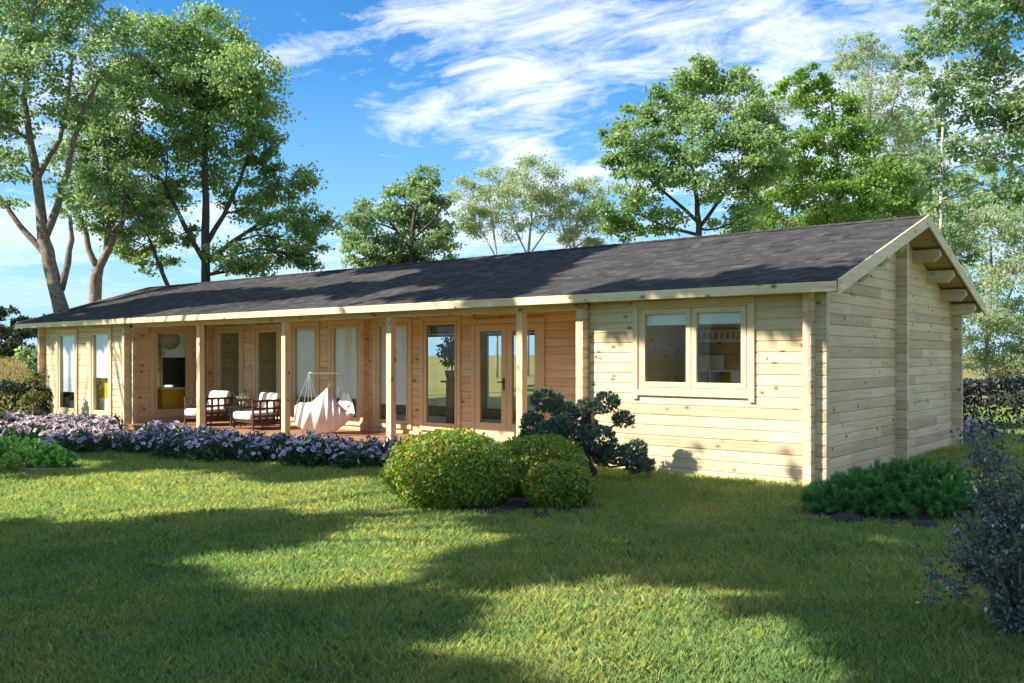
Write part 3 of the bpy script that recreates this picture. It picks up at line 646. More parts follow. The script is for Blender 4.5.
dwarf_pine(3.78, 8.95, .74, .55, .42, 560, 'low green dwarf pine spreading beside the right gable corner of the cabin',
           [(-.55,0,.62,.75), (-.1,.1,.68,.95), (.35,.05,.7,1.05), (.72,.1,.5,.85), (-.8,-.1,.4,.6), (.1,-.5,.5,.65), (.6,-.45,.45,.6)])
dwarf_pine(-7.35, 13.1, .95, .55, .42, 460, 'low green dwarf pine on the lawn at the left edge in front of the flowers',
           [(-.5,0,.62,1.05), (0,.1,.65,.85), (.45,0,.55,.75), (.78,-.1,.35,.5), (-.2,-.5,.5,.6), (-.9,0,.5,1.0)])
def round_bush(lat, D, rx, h, nl, label, group, seed):
    c = CAM+RT*lat+FW*D; c[2] = float(ground_z(c[0], c[1])); t = thing('round_bush', c, label, 'bush', group)
    d = nrm(rng.normal(size=(nl, 3))); bump = 1+.08*(vnoise(d[:, 0]*5+seed, d[:, 1]*5+d[:, 2]*5)-.5)*2+.03*rng.normal(size=nl)
    rr = (1-.24*rng.random(nl)**2.2)*bump; z = d[:, 2]*.55*h; z = np.where(d[:, 2] < -.85, -.85*.55*h, z)
    P = np.stack([d[:, 0]*rx*rr, d[:, 1]*rx*rr, .5*h+z*rr], 1); P[:, 2] = np.maximum(P[:, 2], .02)
    cl = vnoise(d[:, 0]*7+seed, d[:, 1]*7+d[:, 2]*6, 5)
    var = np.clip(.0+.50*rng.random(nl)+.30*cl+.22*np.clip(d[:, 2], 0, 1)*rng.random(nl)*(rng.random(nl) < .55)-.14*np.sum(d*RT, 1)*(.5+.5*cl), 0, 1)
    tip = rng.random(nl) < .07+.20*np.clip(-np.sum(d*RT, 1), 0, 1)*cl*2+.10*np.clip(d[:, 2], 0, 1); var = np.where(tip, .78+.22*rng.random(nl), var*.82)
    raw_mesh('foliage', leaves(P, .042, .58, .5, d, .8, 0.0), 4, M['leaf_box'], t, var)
    mb = MB()
    for k in range(14):
        q = P[k*7]*np.array([.75, .75, .8]); mb.tube([(0,0,-.02), q*np.array([.4,.4,.6]), q], [.022, .014, .006], 5)
    mb.build('stem', M['bark_dark'], t)
G = 'clipped round bushes in the mulch bed'
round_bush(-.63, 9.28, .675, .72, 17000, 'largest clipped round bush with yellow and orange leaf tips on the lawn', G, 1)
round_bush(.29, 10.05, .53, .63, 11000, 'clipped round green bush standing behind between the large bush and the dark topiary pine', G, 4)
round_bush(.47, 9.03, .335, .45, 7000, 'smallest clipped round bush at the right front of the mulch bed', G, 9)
def at_r(lat, D, z): return CAM+RT*lat+FW*D+UP*(z-CAM[2])
# edging stones
def stone(px, py, w_, h_, label, sq):
    D = 1.53*906/(py-357); c = at(px, py, D); c[2] = float(ground_z(c[0], c[1])); mb = MB(); n = 12; V = []
    for (s, z) in ((1, -.02), (1.0, h_*.45), (.75, h_*.85), (.35, h_)):
        for k in range(n):
            a = 2*math.pi*k/n; r = w_*s*(.9+.2*vnoise(k*.9+px, z*9+sq)); V.append(c+RT*math.cos(a)*r+FW*math.sin(a)*r*.65+UP*z*(.9+.2*random.random()))
    V.append(c+UP*h_)
    mb.poly(V, [(i*n+k, i*n+(k+1) % n, (i+1)*n+(k+1) % n, (i+1)*n+k) for i in range(3) for k in range(n)]+[(3*n+k, 3*n+(k+1) % n, 4*n) for k in range(n)])
    o = mb.build('edging_stone', M['stone'], None, True); tag(o, label, 'stone', 'dark stones edging the mulch beds')
stone(846, 521, .15, .085, 'largest dark stone in front of the dwarf pine by the gable corner', 0)
stone(889, 525, .09, .05, 'small dark stone in the middle in front of the right-hand dwarf pine', 1)
stone(925, 527, .14, .07, 'dark stone under the right end of the dwarf pine beside the blue grey shrub', 2)
stone(497, 517, .15, .06, 'dark stone at the foot of the largest round bush', 3)
stone(541, 519, .11, .05, 'dark stone at the foot of the smallest round bush', 4)

# topiary pine
TD = 11.35
base = at(594, 474, TD); base[2] = float(ground_z(base[0], base[1]))
t = thing('topiary_pine', base, 'dark blue green cloud-pruned pine in front of the cabin wall', 'topiary pine')
pads = [(547,399,21,14,.0),(533,424,16,18,.1),(566,412,17,17,.25),(574,436,20,19,-.1),(548,430,16,14,-.15),(586,408,13,12,.1),(607,401,16,12,0),(623,418,13,9,.1),(602,437,17,15,-.2),(616,452,15,12,-.15),(604,455,13,12,.1),(636,448,14,12,.0),(646,464,11,9,.05),(634,463,13,10,-.1),(527,438,11,11,.15),(588,424,11,11,.2),(560,425,14,13,-.2)]
mb = MB(); px_ = TD/906
trunk = [at(594,475,TD), at(588,462,TD), at(587,452,TD), at(592,440,TD), at(594,425,TD), at(592,412,TD)]
mb.tube([p-base for p in trunk], [.055,.045,.04,.034,.026,.016], 9, 0, .15)
C = []; A = []
for (x, y, rx, ry, dd) in pads:
    c = at(x, y+ry*.15, TD+dd); j = min(range(2, 6), key=lambda i: abs(trunk[i][2]-c[2]+.12)+.3*np.linalg.norm(trunk[i]-c)); p = trunk[j]
    mid = (p+c)/2+np.array([0,0,-.06])+rng.normal(size=3)*.03; mb.tube([p-base, mid-base, c-base], [.022,.016,.008], 6, 0, .2)
    n = int(95*(rx*ry)/100)+40; d = nrm(rng.normal(size=(n, 3))); rr = (.35+.65*rng.random((n, 1))**.45)
    loc = d*rr*np.array([rx, (rx+ry)/2, ry])*px_*.78; loc[:, 2] = np.maximum(loc[:, 2], -ry*px_*.7); loc = RT*loc[:, :1]+FW*loc[:, 1:2]+UP*loc[:, 2:]
    C.append(c-base+loc); A.append(nrm(d*.9+(0,0,.55)+rng.normal(size=(n, 3))*.25))
under_ = mb.build('trunk', M['bark_dark'], t, True)
V, tv = needles(np.concatenate(C), np.concatenate(A), 34, .034, .030, .0085); raw_mesh('foliage', V, 3, M['needle_blue'], t, tv)

# blue grey shrub at the right edge
c = CAM+RT*2.78+FW*4.95; c[2] = float(ground_z(c[0], c[1])); t = thing('blue_grey_shrub', c, 'blue grey leafy shrub with pale stems at the right edge of the lawn', 'shrub')
mb = MB(); P = []; pr = []
for k in range(34):
    a = random.uniform(0, 6.28); out = random.uniform(.08, .46); h = random.uniform(.30, 1.30)*(1-.25*out); p1 = np.array([math.cos(a)*out*.3, math.sin(a)*out*.3, h*.4]); p2 = np.array([math.cos(a)*out, math.sin(a)*out, h])
    mb.tube([(0,0,0), p1, (p1+p2)/2+rng.normal(size=3)*.02, p2], [.012,.009,.006,.003], 5)
    for j in range(9):
        s = random.uniform(.12, 1.0); q = p1+(p2-p1)*s if s > .3 else p1*s*3; e = nrm(rng.normal(size=3)+np.array([math.cos(a)*.8, math.sin(a)*.8, .3])); tip = q+e*random.uniform(.10, .24)
        mb.tube([q, tip], [.004, .0015], 4); n = 42; s_ = rng.random((n, 1)); P.append(q+(tip-q)*s_+rng.normal(size=(n, 3))*.022); pr.append(np.clip(rng.random(n)*.62+.38*(s_[:, 0] > .86)*rng.random(n)*1.3, 0, 1))
P = np.concatenate(P); P[:, 2] = np.maximum(P[:, 2], .03); mb.build('stem', M['bark'], t)
raw_mesh('foliage', leaves(P, .028, .55, .3), 4, M['leaf_silver'], t, np.concatenate(pr))

def leafy_box(name, label, cat, lat0, lat1, D0, D1, h, n, mt, size, grp=None, noise=.12):
    c = CAM+RT*(lat0+lat1)/2+FW*(D0+D1)/2; c[2] = float(ground_z(c[0], c[1])); t = thing(name, c, label, cat, grp)
    p = rng.random((n, 3)); ax = rng.integers(0, 3, n); sd_ = rng.integers(0, 2, n)
    for k in range(3): p[:, k] = np.where(ax == k, np.where((sd_ == 1) | (k == 2), 1-.18*rng.random(n)**2, .18*rng.random(n)**2), p[:, k])
    q = np.stack([(p[:, 0]-.5)*(lat1-lat0), (p[:, 1]-.5)*(D1-D0), p[:, 2]*h], 1); q += rng.normal(size=q.shape)*noise*.3
    q[:, 2] += (vnoise(q[:, 0]*2.2, q[:, 1]*2.2, 4)-.5)*noise*2*p[:, 2]; q[:, 2] = np.maximum(q[:, 2], .02)
    raw_mesh('foliage', leaves(RT*q[:, :1]+FW*q[:, 1:2]+UP*q[:, 2:], size, .6), 4, mt, t, rng.random(n))
    mb = MB(); L_ = int((lat1-lat0)/.5)+1
    for k in range(L_): b = RT*(-.5+(k+.5)/L_)*(lat1-lat0); mb.tube([b, b+UP*h*.7+rng.normal(size=3)*.1], [.03, .012], 5)
    mb.build('stem', M['bark_dark'], t)
leafy_box('hedge', 'dark clipped hedge behind the right gable end of the cabin', 'hedge', 8.6, 14.5, 18.8, 20.0, 1.02, 15000, M['leaf_hedge'], .085)
leafy_box('hedge', 'dark clipped hedge below the dry meadow at the far left', 'hedge', -16.5, -11.7, 23.0, 24.2, .95, 9000, M['leaf_dark'], .10)
# pale pink plants at the foot of the right hedge
for k, (x, y) in enumerate(((962, 424), (975, 428), (988, 431))):
    D = 17.4-.2*k; c = at(x, 440, D); c[2] = float(ground_z(c[0], c[1])); t = thing('pink_plant', c, ('pale pink leafy plant nearest the cabin corner below the dark hedge', 'pale pink leafy plant in the middle below the dark hedge', 'pale pink leafy plant farthest from the cabin below the dark hedge')[k], 'plant', 'pink plants at the foot of the hedge')
    P = nrm(rng.normal(size=(80, 3)))*rng.random((80, 1))**.5*(.20, .20, .14)+(0, 0, .2); raw_mesh('blossom', leaves(P, .10, .8), 4, M['petal_pink'], t, rng.random(80))
    P = nrm(rng.normal(size=(150, 3)))*rng.random((150, 1))**.5*(.24, .24, .16)+(0, 0, .16); raw_mesh('foliage', leaves(P, .10, .6), 4, M['bloom_leaf'], t, rng.random(150))

# ------------------------------------------------------------------ flower border
def blossom_mesh(r, petal):
    mb = MB(); n = 15; V = [(0, 0, -.02)]
    for (s, z) in ((.28, -.006), (.30, -.005), (1.0, .004)):
        for k in range(n): a = 2*math.pi*k/n; q = r*s*(1+(.13*math.cos(5*a) if s > .9 else 0)); V.append((q*math.cos(a), q*math.sin(a), z+(.006*math.cos(10*a) if s > .9 else 0)))
    mb.poly(V, [(0, 1+k, 1+(k+1) % n) for k in range(n)], 1)
    o = 0
    mb.f += [(1+n+k, 1+2*n+k, 1+2*n+(k+1) % n, 1+n+(k+1) % n) for k in range(n)]; mb.m += [0]*n; mb.a += [.5]*n
    return mb
def blossom_at(n):
    d = nrm(np.array([[math.cos(a)*math.cos(e), math.sin(a)*math.cos(e), math.sin(e)] for a, e in zip(rng.random(n)*6.28, .05+1.4*rng.random(n)**.8)]))
    return d*np.array([.23, .23, .22])*(.85+.32*rng.random((n, 1)))+(0, 0, .13), nrm(d+rng.normal(size=(n, 3))*.25)
flo = []
def plant_proto(petal, name, nb, single):
    P = nrm(rng.normal(size=(300, 3)))*rng.random((300, 1))**.4*(.22, .22, .25); P[:, 2] = np.abs(P[:, 2])*1.3+.01
    L_ = leaves(P, .085, .36, -.2, droop=-1.0)
    if single:
        mb = MB(); mb.poly(L_, [(4*i, 4*i+1, 4*i+2, 4*i+3) for i in range(len(P))], 2)
        mb.a = list(rng.random(len(P))); b, d = blossom_at(nb)
        for p, q in zip(b, d):
            Q = Vector(q).to_track_quat('Z', 'Y'); bl_ = blossom_mesh(.042, petal); o_ = len(mb.v); va = random.random()
            mb.v += [tuple(np.array(Q @ Vector(v))+p) for v in bl_.v]; mb.f += [tuple(i+o_ for i in f) for f in bl_.f]; mb.m += bl_.m; mb.a += [va]*len(bl_.f)
        o = mb.build(name, [petal, M['throat'], M['bloom_leaf']]); return o
    o = raw_mesh('flower_clump', L_, 4, M['bloom_leaf'], None, rng.random(len(P))); return o
bmesh_list = []
for k in range(4):
    mb = blossom_mesh(random.uniform(.032, .043), None); va = (.1, .4, .7, .95)[k]; mb.a = [va]*len(mb.f); o = mb.build('blossom', [M['petal'], M['throat']], None, True); bmesh_list.append(o)
leafp = [plant_proto(None, '', 0, False) for k in range(3)]
pinkp = [plant_proto(M['petal_pink'], 'flower_clump', 15, True) for k in range(4)]
lilacp = [plant_proto(M['petal'], 'flower_clump', 15, True) for k in range(2)]
FRONT = [(0, 447), (40, 447), (65, 462), (100, 453), (200, 463.5), (300, 470), (392, 474), (410, 474)]
TOPY = [(0, 412), (118, 412), (119, 427), (200, 435), (285, 442), (392, 447), (410, 449)]
ip = lambda pts, x: np.interp(x, [p[0] for p in pts], [p[1] for p in pts])
spots = []
for X in np.arange(-22, -3.4, .34):
    for Y in np.arange(-5.2, -.7, .36):
        x, y = X+rng.uniform(-.13, .13), Y+rng.uniform(-.13, .13)+(.2 if int(round(X/.34)) % 2 else 0); z = float(ground_z(x, y)); px, py, D = proj(np.array([x, y, z])); _, pt, _ = proj(np.array([x, y, z+(.34 if px < 150 else .20)]))
        if px < -25 or px > 404 or py > ip(FRONT, px)-1 or pt < ip(TOPY, px): continue
        if -6.95 < (np.array([x, y, z])-CAM) @ RT+.55*0 and px < 66 and D < 13.9: continue
        spots.append((D, x, y, z, px))
spots.sort()
used = [False]
cnt = 0
for (D, x, y, z, px) in spots:
    s = random.uniform(.85, 1.2); pink = px < 118 and D > 15.2
    if D > 15.2:
        src = random.choice(pinkp if pink else lilacp); o = src.copy(); col.objects.link(o); o.name = 'flower_clump'
        tag(o, 'pink flower clump in front of the left-end windows' if pink else 'lilac flower clump at the back left of the flower border', 'flowers', 'pink flowers below the left-end windows' if pink else 'lilac flowers at the back of the border')
    else:
        o = thing('flower_clump', (0, 0, 0), 'lilac flower clump in the border along the porch', 'flowers', 'lilac flowers along the porch')
        f = random.choice(leafp).copy(); f.name = 'foliage'; col.objects.link(f); f.parent = o
        b, d = blossom_at(random.randint(11, 17))
        for p, q in zip(b, d):
            c = random.choice(bmesh_list).copy(); col.objects.link(c); c.parent = o; c.location = p; c.rotation_euler = Vector(q).to_track_quat('Z', 'Y').to_euler()
    o.location = (x, y, z-.01); o.rotation_euler = (0, 0, random.uniform(0, 6.28)); o.scale = (s, s, s*random.uniform(.85, 1.1)); cnt += 1
for o in bmesh_list+leafp+pinkp+lilacp: bpy.data.objects.remove(o)
print('flower clumps', cnt)

# ------------------------------------------------------------------ trees
def leaf_lobe(c, r, n, ncl, size, flat=.75):
    """leaf clumps spread over an uneven crown lobe; r is (along RT, along FW, up)"""
    d = nrm(rng.normal(size=(ncl, 3))); d[:, 2] = d[:, 2]*.9+.12; q = d*(.45+.58*rng.random((ncl, 1))**.55)
    i = rng.integers(0, ncl, n); sg = .10+.13*rng.random((ncl, 1)); p = q[i]+rng.normal(size=(n, 3))*sg[i]*np.array([1.15, 1.15, flat])
    w_ = p*np.array(r); cv = rng.random(ncl)[i]
    return c+RT*w_[:, :1]+FW*w_[:, 1:2]+UP*w_[:, 2:], np.clip(.5*cv+.5*rng.random(n), 0, 1), c+RT*(q*r)[:, :1]+FW*(q*r)[:, 1:2]+UP*(q*r)[:, 2:]
def tree(name, label, cat, D, trunks, lobes, leaf, bark, size=.14, dens=1.0, grp=None, twig=.35, aspect=.6, ncl=20, depth=1.0, droop=.25):
    k = D/906; b0 = trunks[0][0]; base = at(b0[0], b0[1], D); gz = float(ground_z(base[0], base[1])); base[2] = gz
    t = thing(name, base, label, cat, grp); mb = MB(); nodes = []
    for ti, tr in enumerate(trunks):
        pts = [at(p[0], p[1], D+(p[3] if len(p) > 3 else 0)) for p in tr]; rad = [p[2]*k*.72 for p in tr]
        if ti == 0 or (len(tr[0]) > 4): 
            g = pts[0].copy(); g[2] = gz-.1; pts = [g]+pts; rad = [rad[0]*1.2]+rad
        P2 = []; R2 = []                                        # smooth the path a little
        for a in range(len(pts)-1):
            for s in (0, .5): P2.append(pts[a]*(1-s)+pts[a+1]*s+(rng.normal(size=3)*rad[a]*.12 if s else 0)); R2.append(rad[a]*(1-s)+rad[a+1]*s)
        P2.append(pts[-1]); R2.append(rad[-1]); mb.tube([p-base for p in P2], R2, 9, 0, .12)
        nodes += [(p, r) for p, r in list(zip(P2, R2))[1 if ti == 0 else 0:]]
    LP, LV = [], []
    for lb in lobes:
        x, y, r = lb[:3]; ry = lb[3] if len(lb) > 3 else r*.85; dn = lb[4] if len(lb) > 4 else 1.0
        dd = rng.normal()*r*k*.8*depth; c = at(x, y, D+dd); rr = (r*k, r*k*.95, ry*k)
        n = int(1950*(r*ry)/900*dens*dn*(.14/size*D/26)**2)
        P, v, q = leaf_lobe(c, rr, max(n, 60), max(6, int(ncl*(r/30)**1.2)), size); LP.append(P); LV.append(v)
        cand = [(np.linalg.norm(p-c)+max(0, p[2]-(c[2]-.25*rr[2]))*3, i) for i, (p, _) in enumerate(nodes)]; i = min(cand)[1]; p, r0 = nodes[i]
        r1 = min(r0*.75, .022*np.linalg.norm(c-p)+.02); mid = p*.5+c*.5+np.array([0, 0, .10*np.linalg.norm(c-p)])*(1 if c[2] > p[2] else .3)+rng.normal(size=3)*.12*rr[0]
        path = [p, p*.6+mid*.4+rng.normal(size=3)*.03, mid, c]; mb.tube([a-base for a in path], [r1, r1*.8, r1*.62, r1*.3], 7, 0, .15)
        for j in range(min(len(q), 11)):
            s = random.random(); b = mid*(1-s)+c*s; e = q[j]; m2 = (b+e)/2+rng.normal(size=3)*.06*rr[0]; mb.tube([b-base, m2-base, e-base], [r1*.36, r1*.22, .006], 5)
    mb.build('trunk', bark, t, True)
    P = np.concatenate(LP)-base
    raw_mesh('crown', leaves(P, size, aspect, .55, droop=droop), 4, leaf, t, np.concatenate(LV))
    return t

tree('tall_tree', 'tall tree with a thick forked pinkish trunk at the left edge', 'tree', 24,
     [[(62,312,10.5),(55,285,9.5),(49,262,9),(44,240,8.2),(41,215,7),(37,180,6),(30,140,4.8),(24,100,4),(28,60,3),(34,10,2)],
      [(44,240,6,0),(58,205,5),(68,170,4.2),(74,140,3.6),(84,110,3),(100,78,2.2)], [(50,262,5),(36,243,4.5),(20,226,3.8),(6,205,3),(-6,190,2)], [(61,290,5,0),(68,262,4.5),(72,240,3.5),(70,215,2.2)], [(37,180,4),(60,140,3),(68,100,2.4),(72,60,1.8)]],
     [(8,120,34),(-8,70,44),(38,22,46),(92,28,34),(20,-10,44),(66,120,24,18,.7),(8,165,26,20,.8),(88,95,32),(112,62,30),(62,188,16,12,.6),(-30,120,40),(72,-20,40),(45,70,30,26,.6),(4,205,18,12,.5),(-15,30,45),(20,50,30,26,.6),(-12,165,26)],
     M['leaf_mid'], M['bark'], .115, .62)
tree('forked_tree', 'tree with a short forked trunk second from the left edge', 'tree', 27,
     [[(95,306,8.5),(96,285,8),(98,268,7.5)], [(98,268,5),(89,250,4.2),(86,232,3.6),(78,205,2.6)], [(98,270,6),(110,246,5),(122,222,4),(128,190,2.6)], [(106,252,4),(110,215,3.5),(108,170,2.5),(104,130,1.6)]],
     [(92,200,30),(72,212,18,14,.7),(122,222,28),(80,165,28),(112,172,30),(100,128,30),(142,215,24),(92,225,18,12,.7),(118,140,26),(140,180,26),(88,140,22)],
     M['leaf_mid'], M['bark'], .115, .62)
tree('broad_tree', 'large broad green tree rising behind the left half of the roof', 'tree', 28,
     [[(206,288,6.5),(206,262,6),(205,235,5.6),(206,200,4.8),(205,160,3.8),(208,110,2.8),(212,62,1.8)], [(205,262,4),(192,240,3.4),(178,212,2.8),(165,185,2)], [(206,245,4),(224,215,3),(240,180,2.4),(250,150,1.8)], [(207,262,3.5),(232,242,3),(262,222,2.4),(290,212,1.6)], [(168,286,3.2,-.5,1),(158,262,2.6,-.5),(150,240,1.8,-.5)]],
     [(150,48,36),(205,40,38),(245,75,32),(180,88,38),(132,98,34),(232,118,40),(112,150,32),(165,145,38),(258,148,24),(212,165,36,28,.7),(150,195,34),(108,198,30),(250,205,30,24,.8),(288,182,28),(312,222,23),(285,240,30),(235,258,24,16,.8),(180,235,20,16,.6),(138,242,28),(305,256,20,14),(258,268,24,12),(92,122,22),(205,80,36),(230,55,28),(265,110,18),(122,70,22),(160,265,22,12,.6),(200,120,34,30,.8)],
     M['leaf_lush'], M['bark_dark'], .12, 1.05)
tree('small_tree', 'darker rounded tree just left of the pale birches behind the roof', 'tree', 34,
     [[(410,272,4),(411,250,3.4),(413,225,2.8),(418,200,2),(422,180,1.4)], [(411,250,2.5),(396,230,2),(384,215,1.3)], [(412,240,2.2),(432,222,1.8),(444,205,1.2)]],
     [(424,182,17),(402,205,24),(438,202,20),(370,225,26),(420,232,28),(446,238,16),(354,242,16),(385,250,24),(436,256,20),(412,190,16),(362,258,20),(400,262,20)],
     M['leaf_mid'], M['bark_dark'], .13, 1.1)
GB = 'pale birches behind the roof'
BT = [('pale feathery birch with several white stems, leftmost of the birches', 41, [[(497,262,1.8),(494,235,1.6),(490,205,1.2),(484,185,.8)],[(497,258,1.3),(480,230,1.1),(468,205,.7)]], [(470,198,22),(494,186,20),(478,225,20),(464,222,14),(500,215,18,16,.6)]),
      ('tallest pale feathery birch with white stems in the middle of the birches', 42, [[(528,262,2),(530,235,1.7),(532,205,1.3),(535,175,.8)],[(529,258,1.3),(515,230,1.1),(510,205,.7)],[(529,256,1.3),(548,228,1.1),(556,200,.7)]], [(532,182,27),(516,205,24),(556,198,22),(540,222,18,16,.5),(515,232,14,14,.5)]),
      ('pale feathery birch beside the large tree, rightmost of the birches', 43, [[(574,262,1.8),(574,235,1.5),(580,210,1.1),(586,190,.8)],[(574,255,1.2),(562,225,1),(558,205,.7)]], [(574,215,22),(590,192,18),(588,238,18),(565,238,14),(598,215,16)])]
for lb, D, tr, lo in BT: tree('birch', lb, 'birch', D, tr, lo, M['leaf_pale'], M['bark_white'], .13, .95, GB, aspect=.4, ncl=30)
tree('round_tree', 'rounded green tree behind the middle of the roof right of the birches', 'tree', 27,
     [[(699,244,4.5),(699,225,4.2),(697,200,3.4),(693,170,2.6),(692,130,1.8),(694,95,1.2)], [(699,228,3),(716,205,2.4),(734,180,1.8),(745,150,1.2)], [(698,222,2.8),(676,202,2.2),(650,180,1.6),(630,155,1.1)], [(699,235,2.5),(668,228,2),(640,215,1.3)]],
     [(694,92,30),(662,108,26),(724,82,24),(744,108,28),(632,142,28),(690,138,36),(742,150,30),(616,164,19),(642,185,30),(700,182,32,26,.8),(752,190,28),(620,212,24),(662,222,24,16,.8),(735,222,26,18,.8),(612,135,16),(700,75,18),(640,118,18),(768,135,18),(625,232,20,12),(770,165,20)],
     M['leaf_lush'], M['bark_dark'], .115, 1.05)
tree('lime_tree', 'bright lime green loose tree behind the right part of the roof', 'tree', 30,
     [[(836,246,3),(838,215,2.6),(838,170,2.2),(834,120,1.6),(828,80,1)], [(838,215,2),(812,180,1.6),(800,140,1.1)], [(838,200,2),(862,175,1.5),(880,150,1)]],
     [(812,80,20),(798,100,18),(832,108,24),(790,142,24,20,.8),(832,142,28),(862,140,24),(800,176,28),(850,178,28),(780,206,24),(830,206,28),(876,200,26),(760,222,18),(896,178,22),(902,212,22),(815,225,26,16),(860,226,26,16),(778,85,12)],
     M['leaf_lime'], M['bark'], .12, .95)
tree('feathery_tree', 'tall pale feathery tree rising behind the lime green tree', 'tree', 37,
     [[(864,246,4),(866,200,3.6),(868,150,3),(870,100,2),(872,60,1)], [(868,150,2),(890,115,1.4),(900,85,.8)], [(867,165,2),(850,120,1.4),(848,80,.8)]],
     [(852,52,20),(880,70,24),(902,92,20),(864,98,26),(906,128,24),(845,75,16),(885,120,24),(920,155,20),(872,45,14),(890,160,24),(770,110,22),(760,140,22),(775,170,24)],
     M['leaf_pale'], M['bark'], .13, .7, aspect=.4, ncl=30)
tree('white_trunk_tree', 'tall dark green tree with a thin white trunk at the right edge', 'tree', 20,
     [[(941,300,2.8),(941,240,2.5),(941,200,2.3),(942,150,2.0),(944,100,1.6),(948,50,1.2),(952,0,.8)], [(942,150,1.2),(965,120,1),(990,90,.8),(1010,60,.6)], [(944,100,1.1),(928,75,.8),(922,50,.5)]],
     [(930,42,24),(962,18,28),(1000,15,38),(985,60,32),(932,85,20,20,.8),(1015,80,34),(965,102,28),(928,125,20,16,.7),(1000,125,32,26,.8),(962,148,24,18,.8),(1010,165,30),(930,160,18,14,.6),(978,183,22,14,.7),(940,205,16,16,.7),(948,228,16,14,.7),(1022,190,24),(950,-15,34),(1000,-20,40),(1040,120,40),(915,60,14)],
     M['leaf_mid'], M['bark_white'], .105, .8)
tree('weeping_tree', 'pale weeping tree hanging behind the right gable end', 'tree', 27,
     [[(985,392,2.6),(986,350,2.4),(990,310,2),(992,270,1.5),(990,235,1)], [(986,340,1.8),(1008,300,1.4),(1020,265,1)], [(988,330,1.6),(970,300,1.2),(962,265,.8)]],
     [(958,238,22),(1000,232,28),(974,278,28),(1016,275,28),(962,318,20),(1000,318,30),(1030,318,26),(972,348,20),(1012,352,24),(940,215,18),(1040,250,30),(990,368,22,14,.6),(1035,365,24)],
     M['leaf_pale'], M['bark'], .125, 1.05, aspect=.38, ncl=34, droop=1.3)
tree('spreading_tree', 'low spreading green tree behind the ridge at the gable peak', 'tree', 32,
     [[(905,262,3),(908,235,2.6),(915,205,2)], [(905,262,2),(880,235,1.5),(860,225,1)], [(908,240,2),(940,222,1.5),(960,205,1)]],
     [(880,222,24),(905,200,24),(935,215,24),(960,200,22),(850,232,20),(925,180,18),(955,255,22),(985,215,22),(1005,205,24),(1020,225,24)],
     M['leaf_lush'], M['bark'], .12, .85)
tree('background_tree', 'hazy olive green tree far behind the ridge between the rounded and the lime green trees', 'tree', 44,
     [[(790,250,3),(792,215,2.4),(795,185,1.6)], [(792,220,1.6),(820,195,1.2)], [(791,225,1.6),(765,200,1.2)]],
     [(760,205,24),(790,185,24),(820,200,24),(775,228,22,14),(812,228,24,14),(745,230,20,14),(840,180,20),(770,165,18),(848,222,22,16)], M['leaf_mid'], M['bark'], .16, 1.0)
tree('background_tree', 'hazy olive green tree far behind the gable peak right of the lime green tree', 'tree', 46,
     [[(905,250,3),(905,205,2.2),(905,170,1.6)], [(905,210,1.6),(930,180,1.2)], [(905,215,1.6),(880,190,1.2)]],
     [(880,185,24),(905,160,24),(930,175,24),(890,215,24,16),(925,210,22),(955,225,22),(910,130,18),(870,215,20,14)], M['leaf_mid'], M['bark'], .16, 1.0)
# far left: meadow bushes and the dark trees on the rise
tree('dark_pine', 'dark distant tree on the rise at the left edge of the sky', 'tree', 66, [[(10,352,3),(10,335,2),(12,318,1)]], [(10,318,14,12),(-6,325,14,14),(22,332,12,10),(4,338,16,12)], M['leaf_dark'], M['bark_dark'], .32, 1.1)
tree('dark_pine', 'flat-topped dark distant tree beside the cabin corner on the left', 'tree', 72, [[(52,350,2.5),(52,332,1.6),(55,322,1)]], [(45,322,13,7),(62,322,14,7),(54,330,16,9),(76,328,12,8),(34,332,12,9)], M['leaf_dark'], M['bark_dark'], .32, 1.1)
tree('meadow_bush', 'dark bush at the top of the dry meadow at the left edge', 'bush', 54, [[(8,362,2),(8,350,1)]], [(8,347,15,11),(-10,352,14,12),(24,352,14,10),(2,356,16,8)], M['leaf_dark'], M['bark_dark'], .25, 1.1)
tree('meadow_bush', 'dark olive bush on the dry meadow beside the cabin corner', 'bush', 46, [[(38,368,2),(37,352,1)]], [(36,352,12,12),(46,345,11,10),(30,360,11,9),(45,362,14,10),(56,352,14,12)], M['leaf_mid'], M['bark_dark'], .22, 1.0)
tree('corner_shrub', 'yellow green shrub growing at the left corner of the cabin', 'shrub', 21.5, [[(33,428,1.5),(33,400,1.2),(34,375,.8)]], [(34,400,11,10),(30,414,13,10),(36,382,8,10),(22,424,11,8),(36,425,10,8)], M['leaf_yellow'], M['bark'], .09, .75)
tree('pale_shrub', 'pale silvery shrub peeping past the left corner of the cabin', 'shrub', 27, [[(38,400,1.2),(38,372,.8)]], [(37,366,7,9),(42,375,8,10)], M['leaf_silver'], M['bark'], .09, .9)
tree('olive_bush', 'rounded olive bush at the left edge behind the flowers', 'bush', 19.5, [[(0,440,2),(0,425,1)]], [(2,424,15,15),(-14,428,16,16),(10,432,10,10)], M['leaf_yellow'], M['bark_dark'], .07, 1.3)
c = at(10, 457, 12.2); c[2] = float(ground_z(c[0], c[1])); t = thing('lime_plant', c, 'small lime green leafy plant in front of the dwarf pine at the left edge', 'plant')
P = nrm(rng.normal(size=(500, 3)))*rng.random((500, 1))**.5*(.15, .15, .16)+(0, 0, .17); raw_mesh('foliage', leaves(P, .05, .6), 4, M['leaf_lime'], t, rng.random(500)*.5+.5)
MB().tube([(0,0,-.02), (0,0,.15)], [.02, .01], 6).build('stem', M['bark'], t)

